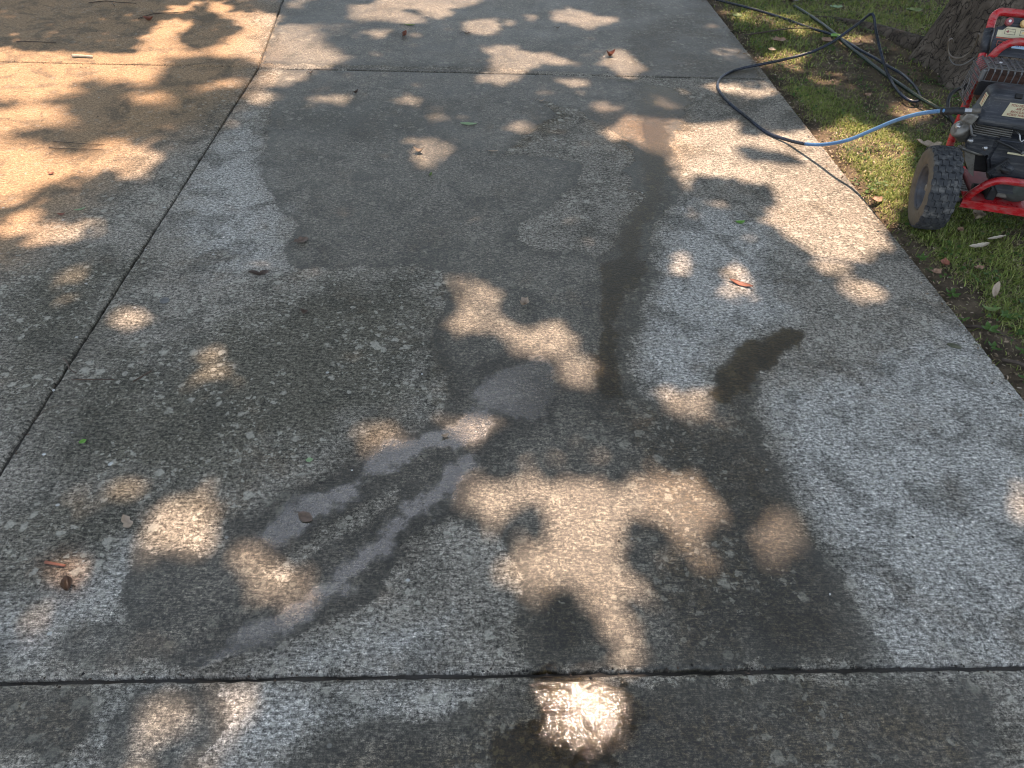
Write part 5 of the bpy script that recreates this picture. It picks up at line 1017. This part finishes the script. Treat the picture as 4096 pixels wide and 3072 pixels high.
# ================================================================== FALLEN LEAVES, TWIGS AND SMALL THINGS
MAT['leafbrown'] = m_leaf('brown_dry_leaf', (.20, .115, .07), (.32, .20, .13))
MAT['leafred'] = m_leaf('red_brown_leaf', (.17, .060, .035), (.26, .10, .06))
MAT['leafdark'] = m_leaf('dark_wet_leaf', (.045, .028, .018), (.085, .052, .032), rough=.4)
MAT['leaftan'] = m_leaf('tan_dry_leaf', (.27, .205, .145), (.38, .30, .22))
MAT['leafgreen'] = m_leaf('fresh_green_leaf', (.09, .22, .03), (.15, .32, .05))
MAT['leafpale'] = m_leaf('pale_green_leaf', (.18, .27, .13), (.27, .36, .20))
MAT['leafolive'] = m_leaf('olive_green_leaf', (.10, .15, .04), (.17, .22, .07))
MAT['leafdull'] = m_leaf('dull_damp_leaf', (.085, .060, .042), (.15, .105, .08))
MAT['discgrey'] = m_leaf('dull_disc', (.10, .10, .095), (.17, .17, .16))
MAT['stone'] = m_leaf('grey_pebble', (.38, .38, .36), (.55, .55, .52))
MAT['mossy'] = m_leaf('mossy_chip', (.055, .058, .035), (.10, .10, .06))

def ground_z(x, y):
    return 0.0 if x < XE else float(lawn_height(np.array([[x, y]]))[0]) + .012
def leaf_mesh(L, W, curl, lobes=0, fold=.25, seed=0, nu=12):
    """a leaf blade with outline, midrib fold, curl and a stalk; x along the leaf"""
    rs = random.Random(seed); V = []; F = []; nv = 7
    for i in range(nu + 1):
        u = i / nu
        hw = W / 2 * (math.sin(PI * min(1, u * .96 + .02)) ** .75)
        if lobes: hw *= .62 + .55 * abs(math.sin(u * PI * lobes + .5))
        for j in range(nv):
            v = (j / (nv - 1)) * 2 - 1
            jag = 1 + rs.uniform(-.09, .09) * abs(v)
            x = (u - .5) * L + (abs(v) * L * .05 if lobes else 0); y = hw * v * jag
            zc = curl * L * ((u - .5) ** 2 * 1.6) + abs(v) * hw * fold + rs.uniform(-1, 1) * L * .012
            V.append((x, y, zc + .0012))
    for i in range(nu):
        for j in range(nv - 1):
            a = i * nv + j; F.append((a, a + nv, a + nv + 1, a + 1))
    n = len(V)
    # underside for thickness
    V += [(x, y, z - .0009) for x, y, z in V]
    F += [(a + n, d + n, c + n, b + n) for a, b, c, d in F]
    rim = [i * nv for i in range(nu + 1)] + [nu * nv + j for j in range(1, nv)] + [i * nv + nv - 1 for i in range(nu - 1, -1, -1)] + [j for j in range(nv - 2, 0, -1)]
    for a, b in zip(rim, rim[1:] + rim[:1]): F.append((a, b, b + n, a + n))
    me = np_mesh('leaf', V, F); return me
def put_leaf(name, x, y, rz, L, W, mat, label, cat='leaf', curl=.4, lobes=0, fold=.3, tilt=(0, 0), stalk=True, lift=0.0):
    me = leaf_mesh(L, W, curl, lobes, fold, int(abs(x * 1000) + abs(y * 777)))
    o = link(name, me, MAT[mat], None, True); me.name = name
    o.location = (x, y, ground_z(x, y) + .001 + lift); o.rotation_euler = (tilt[0], tilt[1], rz)
    tag(o, label, cat)
    if stalk:
        s = tube_obj('stalk', [(-L * .5, 0, curl * L * .4 + .001), (-L * .62, .002, curl * L * .3), (-L * .85, -.003, .002)], .0009, MAT['twig'], o, 5)
    return o
def put_twig(name, pts, r, mat, label, cat='twig', side=None):
    c = Vector(pts[0]); c.z = 0
    o = tube_obj(name, smooth_path([Vector(p) - c for p in pts], 4), lambda i: r * (1 - .03 * i), MAT[mat], None, 6)
    o.location = (c.x, c.y, ground_z(c.x, c.y)); tag(o, label, cat)
    if side:
        s = tube_obj('side_shoot', [Vector(p) - c for p in side], r * .6, MAT[mat], o, 5)
    return o
def put_lump(name, x, y, s, rz, mat, label, cat, sub=2, rough=.18):
    bm = bmesh.new(); bmesh.ops.create_icosphere(bm, subdivisions=sub, radius=.5)
    for v in bm.verts:
        k = 1 + rough * mnoise.noise(v.co * 3 + Vector((x * 9, y * 9, 0))); v.co = Vector((v.co.x * s[0] * k, v.co.y * s[1] * k, v.co.z * s[2] * k))
    o = bm_obj(name, bm, MAT[mat], None, True); o.location = (x, y, ground_z(x, y) + s[2] * .38); o.rotation_euler = (0, 0, rz); tag(o, label, cat); return o

# on the concrete
put_leaf('green_leaf', 1.108, 2.671, .1, .042, .024, 'leafgreen', 'small bright green leaf on the sunlit concrete at right, below the dappled shadow', curl=.5)
put_leaf('narrow_leaf', .990, 2.214, -.55, .092, .026, 'leafred', 'long narrow red brown leaf in the sun spot right of the wet run', curl=.25)
put_leaf('curled_leaf', .816, 4.711, .3, .060, .045, 'leafred', 'curled rusty leaf standing up just beyond the far cross joint', curl=1.6, fold=.9)
put_leaf('seed_leaf', -.069, 3.639, -.05, .085, .030, 'leafpale', 'pale mint green leaf lying flat on the damp slab', curl=.1, fold=.1)
put_leaf('curled_leaf', -.304, 3.294, -.1, .050, .032, 'leaftan', 'small tan curled leaf at the tip of a sun patch mid slab', curl=1.4, fold=.8)
bud = put_leaf('flower_bud', -.235, 3.058, 1.2, .028, .014, 'leafolive', 'tiny yellow green bud below the tan curled leaf', 'bud', curl=1.0, fold=.8)
put_leaf('pale_leaf', .056, 3.318, .0, .050, .013, 'leaftan', 'thin pale leaf sliver at the rim of the damp patch', curl=.3, fold=.6)
put_leaf('maple_leaf', -.72, 2.484, .5, .058, .044, 'leafdull', 'lobed pinkish brown leaf at the left rim of the damp patch', lobes=2.5, curl=.3)
put_leaf('bark_flake', -.827, 2.246, .1, .080, .028, 'leafdark', 'ragged dark bark flake left of centre on dry concrete', 'bark flake', curl=.6, fold=.8, lobes=2, stalk=False)
put_leaf('bark_flake', -.62, 2.02, -.5, .034, .020, 'leafdark', 'tiny dark bark flake under the ragged larger one', 'bark flake', curl=.8, stalk=False)
pet = put_leaf('dried_petals', .153, 2.072, .8, .040, .034, 'leaftan', 'crumpled whitish dried petals in the grey damp area above the sun spot', 'petals', curl=1.5, fold=1.0, lobes=2, stalk=False)
put_leaf('leaf_scrap', -1.137, 1.407, .7, .020, .016, 'leafgreen', 'small green leaf scrap low at left near the long joint', curl=.3, stalk=False)
put_leaf('leaf_scrap', -.484, 1.336, .2, .020, .016, 'leafpale', 'small pale green leaf scrap beside the blue sheen', curl=.3, stalk=False)
put_leaf('translucent_leaf', -.46, 1.14, -.6, .046, .030, 'leafdull', 'wet brown leaf pressed flat in the upper sheen stream', curl=.15, fold=.1)
put_leaf('skeleton_leaf', -.912, 1.125, -.9, .050, .024, 'leaftan', 'grey papery leaf remnant left of the large sun spot', curl=.5, lobes=2)
put_twig('bark_stick', [(-1.066, 1.008, .004), (-1.045, 1.002, .006), (-1.015, .997, .004)], .0045, 'leafred', 'short thick rusty bark stick lying at lower left', 'bark stick')
put_leaf('folded_leaf', -.986, .944, -1.1, .045, .026, 'leafdark', 'dark brown folded leaf just below the rusty bark stick', curl=.5, fold=1.0)
put_lump('mossy_chip', 1.651, 1.855, (.050, .026, .006), -.45, 'mossy', 'flat mossy grey chip near the right slab edge', 'chip', 2, .35)
put_leaf('green_leaf', -.493, 5.235, -.1, .075, .022, 'leafolive', 'slim yellow green leaf on the far slab at the top', curl=.2)
put_leaf('upright_leaf', -.522, 5.01, 1.4, .050, .030, 'leafred', 'small leaf standing on its edge on the far slab', curl=1.6, fold=1.2, tilt=(.6, 0))
put_leaf('brown_leaf', -.10, 5.09, .1, .060, .018, 'leafdark', 'dark brown slim leaf at the tip of a far sun patch', curl=.5)
put_leaf('chunky_leaf', -2.223, 5.198, .0, .065, .045, 'leafred', 'chunky orange brown leaf in the deep shade at top left', curl=1.0, fold=.8)
put_twig('bent_twig', [(-2.30, 5.22, .006), (-2.22, 5.30, .016), (-2.12, 5.34, .012), (-2.03, 5.40, .006)], .0032, 'leafdark', 'bent dark twig above the chunky orange leaf', side=[(-2.22, 5.30, .016), (-2.26, 5.36, .02)])
put_twig('long_twig', [(-2.86, 4.72, .006), (-2.79, 4.71, .010), (-2.70, 4.72, .006), (-2.62, 4.715, .005)], .0030, 'leafdark', 'long dark stick in shade at far left before the sunlit band')
put_twig('ragged_twig', [(-2.75, 5.54, .006), (-2.64, 5.56, .015), (-2.55, 5.55, .012), (-2.43, 5.56, .006)], .0038, 'leafdark', 'ragged dark bark twig at the top left of the far slab', side=[(-2.6, 5.56, .01), (-2.55, 5.48, .006)])
put_twig('pale_stick', [(-2.43, 4.49, .006), (-2.38, 4.487, .008), (-2.31, 4.483, .006)], .0085, 'strip', 'short pale yellow stick lying by the far cross joint in sunlight', 'stick')
put_twig('upper_twig', [(-2.05, 3.345, .004), (-1.97, 3.325, .008), (-1.86, 3.315, .006), (-1.80, 3.32, .004)], .0019, 'leafdark', 'upper of two thin parallel twigs on the left slab')
put_twig('lower_twig', [(-2.04, 3.275, .004), (-1.95, 3.262, .006), (-1.84, 3.262, .006), (-1.78, 3.258, .004)], .0018, 'leafdark', 'lower of two thin parallel twigs on the left slab')
put_twig('straight_twig', [(-1.275, 1.667, .003), (-1.21, 1.666, .005), (-1.145, 1.668, .003)], .0022, 'leafdark', 'straight dark twig just right of the long joint')
put_twig('short_twig', [(-1.085, 1.66, .003), (-1.065, 1.68, .005), (-1.045, 1.71, .003)], .0024, 'leafdark', 'short slanted twig beyond the straight twig')
put_twig('pine_needle', [(-1.318, 1.495, -.006), (-1.29, 1.535, .006), (-1.25, 1.548, .010), (-1.20, 1.545, .008), (-1.15, 1.535, .003)], .0011, 'twig', 'curved straw coloured fibre growing out of the long joint', 'straw')
put_twig('joint_weed', [(-1.345, 1.77, .003), (-1.32, 1.745, .004), (-1.30, 1.715, .004), (-1.275, 1.70, .002)], .0022, 'leafdark', 'dark wiry sprig crossing the long joint', 'sprig')
put_leaf('yellow_leaf', -1.670, 2.71, .6, .045, .010, 'leafpale', 'small yellowish leaf on the left slab beside a brown chip', curl=.3)
put_leaf('brown_chip', -1.725, 2.665, .2, .030, .018, 'leafred', 'small brown chip left of the yellowish leaf', 'chip', curl=.8, stalk=False)
put_leaf('rust_leaf', -1.92, 3.02, .3, .026, .018, 'leafred', 'tiny rust leaf on the sunlit left slab', curl=.6, stalk=False)
disc = lathe_obj('round_disc', [(0, .003), (.010, .003), (.013, .0055), (.0155, .005), (.0165, .001), (.0165, 0)], Matrix.Identity(4), MAT['discgrey'], None, 20)
disc.location = (-1.124, 2.083, .0005); tag(disc, 'grey round metal disc lying near the long joint', 'disc')
for x, y, s, lb in ((-1.028, 1.324, .017, 'white pebble chip below the green leaf scrap'), (-1.225, 1.36, .012, 'whitish pebble nearest the long joint at lower left'), (-1.31, 1.62, .012, 'pale pebble wedged in the long joint beside the fibre'), (-.36, 1.30, .007, 'tiny white pebble right of the pale green scrap'), (-.19, 1.70, .009, 'white pebble left of the central wet area'), (.86, .90, .008, 'white pebble at the lower right of the main sun patch')):
    put_lump('pebble', x, y, (s, s * .7, s * .45), random.uniform(0, 3), 'stone', lb, 'pebble', 1)
put_leaf('tan_scrap', -.105, 1.428, .4, .024, .014, 'leaftan', 'tan leaf scrap where the two sheen streams part', curl=1.0, stalk=False)
put_leaf('dark_leaf', -1.0, 4.31, .3, .030, .020, 'leafdark', 'small dark leaf just before the far joint left of centre', curl=1.0)
put_leaf('dark_leaf', -.70, 4.02, .9, .034, .022, 'leafdark', 'curled dark leaf left of the middle sun dots', curl=1.2, fold=.8)
put_leaf('dark_leaf', .33, 3.96, .1, .040, .014, 'leaftan', 'pale curved leaf with dark shadow at the tip of the dry tongue', curl=.9)
put_leaf('dark_leaf', .52, 5.25, .1, .036, .016, 'leafdark', 'little dark leaf near the bright oval on the far slab', curl=.9)

# in the grass
put_leaf('bark_strip', 2.055, 2.478, .28, .105, .026, 'strip', 'long pale bark strip lying in the shaded grass below the tyre', 'bark strip', curl=.25, fold=.5, stalk=False, lift=.016)
put_leaf('bark_strip', 2.155, 2.530, .30, .10, .016, 'strip', 'narrow pale bark strip end pointing right under the washer rail', 'bark strip', curl=.15, fold=.6, stalk=False, lift=.018)
put_leaf('upright_leaf', 1.955, 2.165, 1.0, .070, .026, 'leaftan', 'slim tan leaf leaning in the grass at the right edge', curl=.3, fold=.4, tilt=(.2, -.5), lift=.022)
put_leaf('brown_leaf', 1.806, 2.905, .3, .060, .045, 'leafbrown', 'orange brown crumpled leaf at the grass edge left of the tyre', curl=.7, lobes=2, lift=.008)
put_leaf('large_leaf', 2.296, 3.457, -.3, .120, .075, 'leaftan', 'big dry tan leaf in the shaded grass behind the wheel', curl=.5, lobes=2.5, lift=.006)
put_leaf('crumpled_leaf', 2.164, 2.704, .8, .060, .050, 'leaftan', 'pale crumpled leaf right of the tyre in dark grass', curl=1.4, fold=1.0, lobes=2, lift=.01)
put_leaf('fresh_leaf', 2.442, 5.159, .4, .085, .070, 'leafgreen', 'bright green heart shaped leaf under the crossing hoses', curl=.2, lift=.02)
put_leaf('brown_leaf', 2.345, 5.075, .8, .100, .075, 'leafbrown', 'pinkish brown leaf left of the bright green one', curl=.4, lobes=2, lift=.012)
put_leaf('brown_leaf', 2.52, 5.03, -.3, .110, .055, 'leafbrown', 'brown leaf below the crossing of the hoses', curl=.3, lift=.01)
put_leaf('maple_leaf', 2.01, 5.06, .3, .100, .085, 'leafbrown', 'dull pink lobed leaf in the grass near the far slab corner', curl=.3, lobes=2.5, lift=.012)
put_leaf('maple_leaf', 1.90, 4.85, 1.2, .06, .045, 'leaftan', 'tan lobed leaf in the sunny grass nearest the far joint', curl=.4, lobes=2.5, lift=.012)
put_leaf('maple_leaf', 2.70, 5.86, .1, .10, .07, 'leafpale', 'pale green lobed leaf right above the top of the hose arc', curl=.3, lobes=2.5, lift=.016)
put_leaf('maple_leaf', 3.285, 5.81, .2, .13, .09, 'leafolive', 'big olive lobed leaf in the far grass left of the trunk', curl=.3, lobes=2.5, lift=.016)
put_leaf('maple_leaf', 1.868, 5.60, .9, .09, .07, 'leafolive', 'big olive leaf at the far edge of the slab in the grass', curl=.3, lobes=2.5, lift=.014)
put_leaf('maple_leaf', 2.40, 5.99, .5, .11, .08, 'leafdark', 'dark withered leaf at the top of the lawn', curl=.5, lobes=2, lift=.014)
put_leaf('orange_leaf', 1.93, 1.78, .3, .070, .040, 'leafred', 'orange brown leaf at the right frame edge over bare soil', curl=.6, lift=.006)
put_leaf('grey_leaf', 1.90, 1.62, -.5, .070, .050, 'leafbrown', 'greyish pink leaf near the lowest stretch of bare soil', curl=.5, lobes=2, lift=.004)
put_leaf('wilted_leaf', 1.875, 2.05, -.3, .070, .022, 'leafolive', 'wilted grey green leaf curled in the grass above the root', curl=.8, fold=.6, lift=.012)
for (x, y, rz, L, mt, lb) in ((1.80, 2.31, .4, .05, 'leafbrown', 'brown leaf on the grass rim above the first bare soil'), (1.86, 2.36, 1.2, .055, 'leafred', 'red brown leaf in grass left of the pale bark strip'), (1.98, 2.33, .2, .045, 'leafbrown', 'small brown leaf below the pale bark strips'), (2.05, 2.62, .6, .04, 'leafbrown', 'little pinkish leaf just in front of the tyre'), (2.26, 4.15, .3, .06, 'leafbrown', 'brown leaf on bare earth left of the roots')):
    put_leaf('dead_leaf', x, y, rz, L, L * .6, mt, lb, curl=.6, lobes=2, lift=.006)
put_twig('surface_root', [(1.768, 2.015, -.02), (1.80, 1.985, .008), (1.85, 1.955, .012), (1.90, 1.915, .004), (1.95, 1.87, -.006)], .0060, 'twig', 'bare brown root curving out of the soil against the slab edge', 'root')
put_twig('fallen_twig', [(1.80, 1.80, .004), (1.845, 1.765, .014), (1.88, 1.70, .012), (1.94, 1.63, .004)], .0065, 'twig', 'peeling dead twig on the soil at the lower right', side=[(1.88, 1.70, .012), (1.90, 1.74, .01)])
put_twig('thin_branch', [(1.80, 5.15, .03), (2.02, 5.20, .05), (2.2, 5.3, .04), (2.32, 5.34, .03)], .0050, 'twig', 'thin dead branch in the grass by the far slab edge')
# young broad-leaved weeds along the edge
def weed(x, y, n, L, label, rz=0.0):
    e = empty('weed', (x, y, ground_z(x, y) - .012)); tag(e, label, 'weed')
    for k in range(n):
        a = rz + 2 * PI * k / n + rng.uniform(-.25, .25); me = leaf_mesh(L, L * .52, .5, 0, .25, k + 3, 6)
        o = link('leaf', me, MAT['cover'], e, True)
        at = me.attributes.new('tone', 'FLOAT', 'POINT'); at.data.foreach_set('value', np.full(len(me.vertices), rng.uniform(.5, 1), np.float32))
        o.location = (math.cos(a) * L * .5, math.sin(a) * L * .5, .016 + rng.uniform(0, .008)); o.rotation_euler = (rng.uniform(-.2, .2), rng.uniform(-.35, .05), a)
    tube_obj('stem', [(0, 0, 0), (0, 0, .018)], .0012, MAT['leafgreen'], e, 5)
weed(1.835, 1.955, 5, .034, 'bright green weed beside the bare root', .4)
weed(1.80, 1.86, 4, .028, 'small four leaved weed below the root', .9)
weed(1.885, 1.835, 3, .026, 'three leaved seedling right of the four leaved weed')
weed(1.825, 1.70, 3, .028, 'lowest seedling in the bare soil near the twig', .5)
weed(1.80, 2.17, 5, .032, 'weed rosette at the grass rim above the bare soil', 1.1)
weed(1.775, 2.02, 3, .022, 'tiny weed against the slab just above the root end')
weed(1.93, 2.02, 6, .032, 'leafy yellow green weed right of the root')
weed(2.66, 3.86, 6, .06, 'dark green broad leaved plant at the foot of the trunk')
weed(1.795, 2.42, 6, .026, 'clover tuft at the slab edge left of the tyre foot')
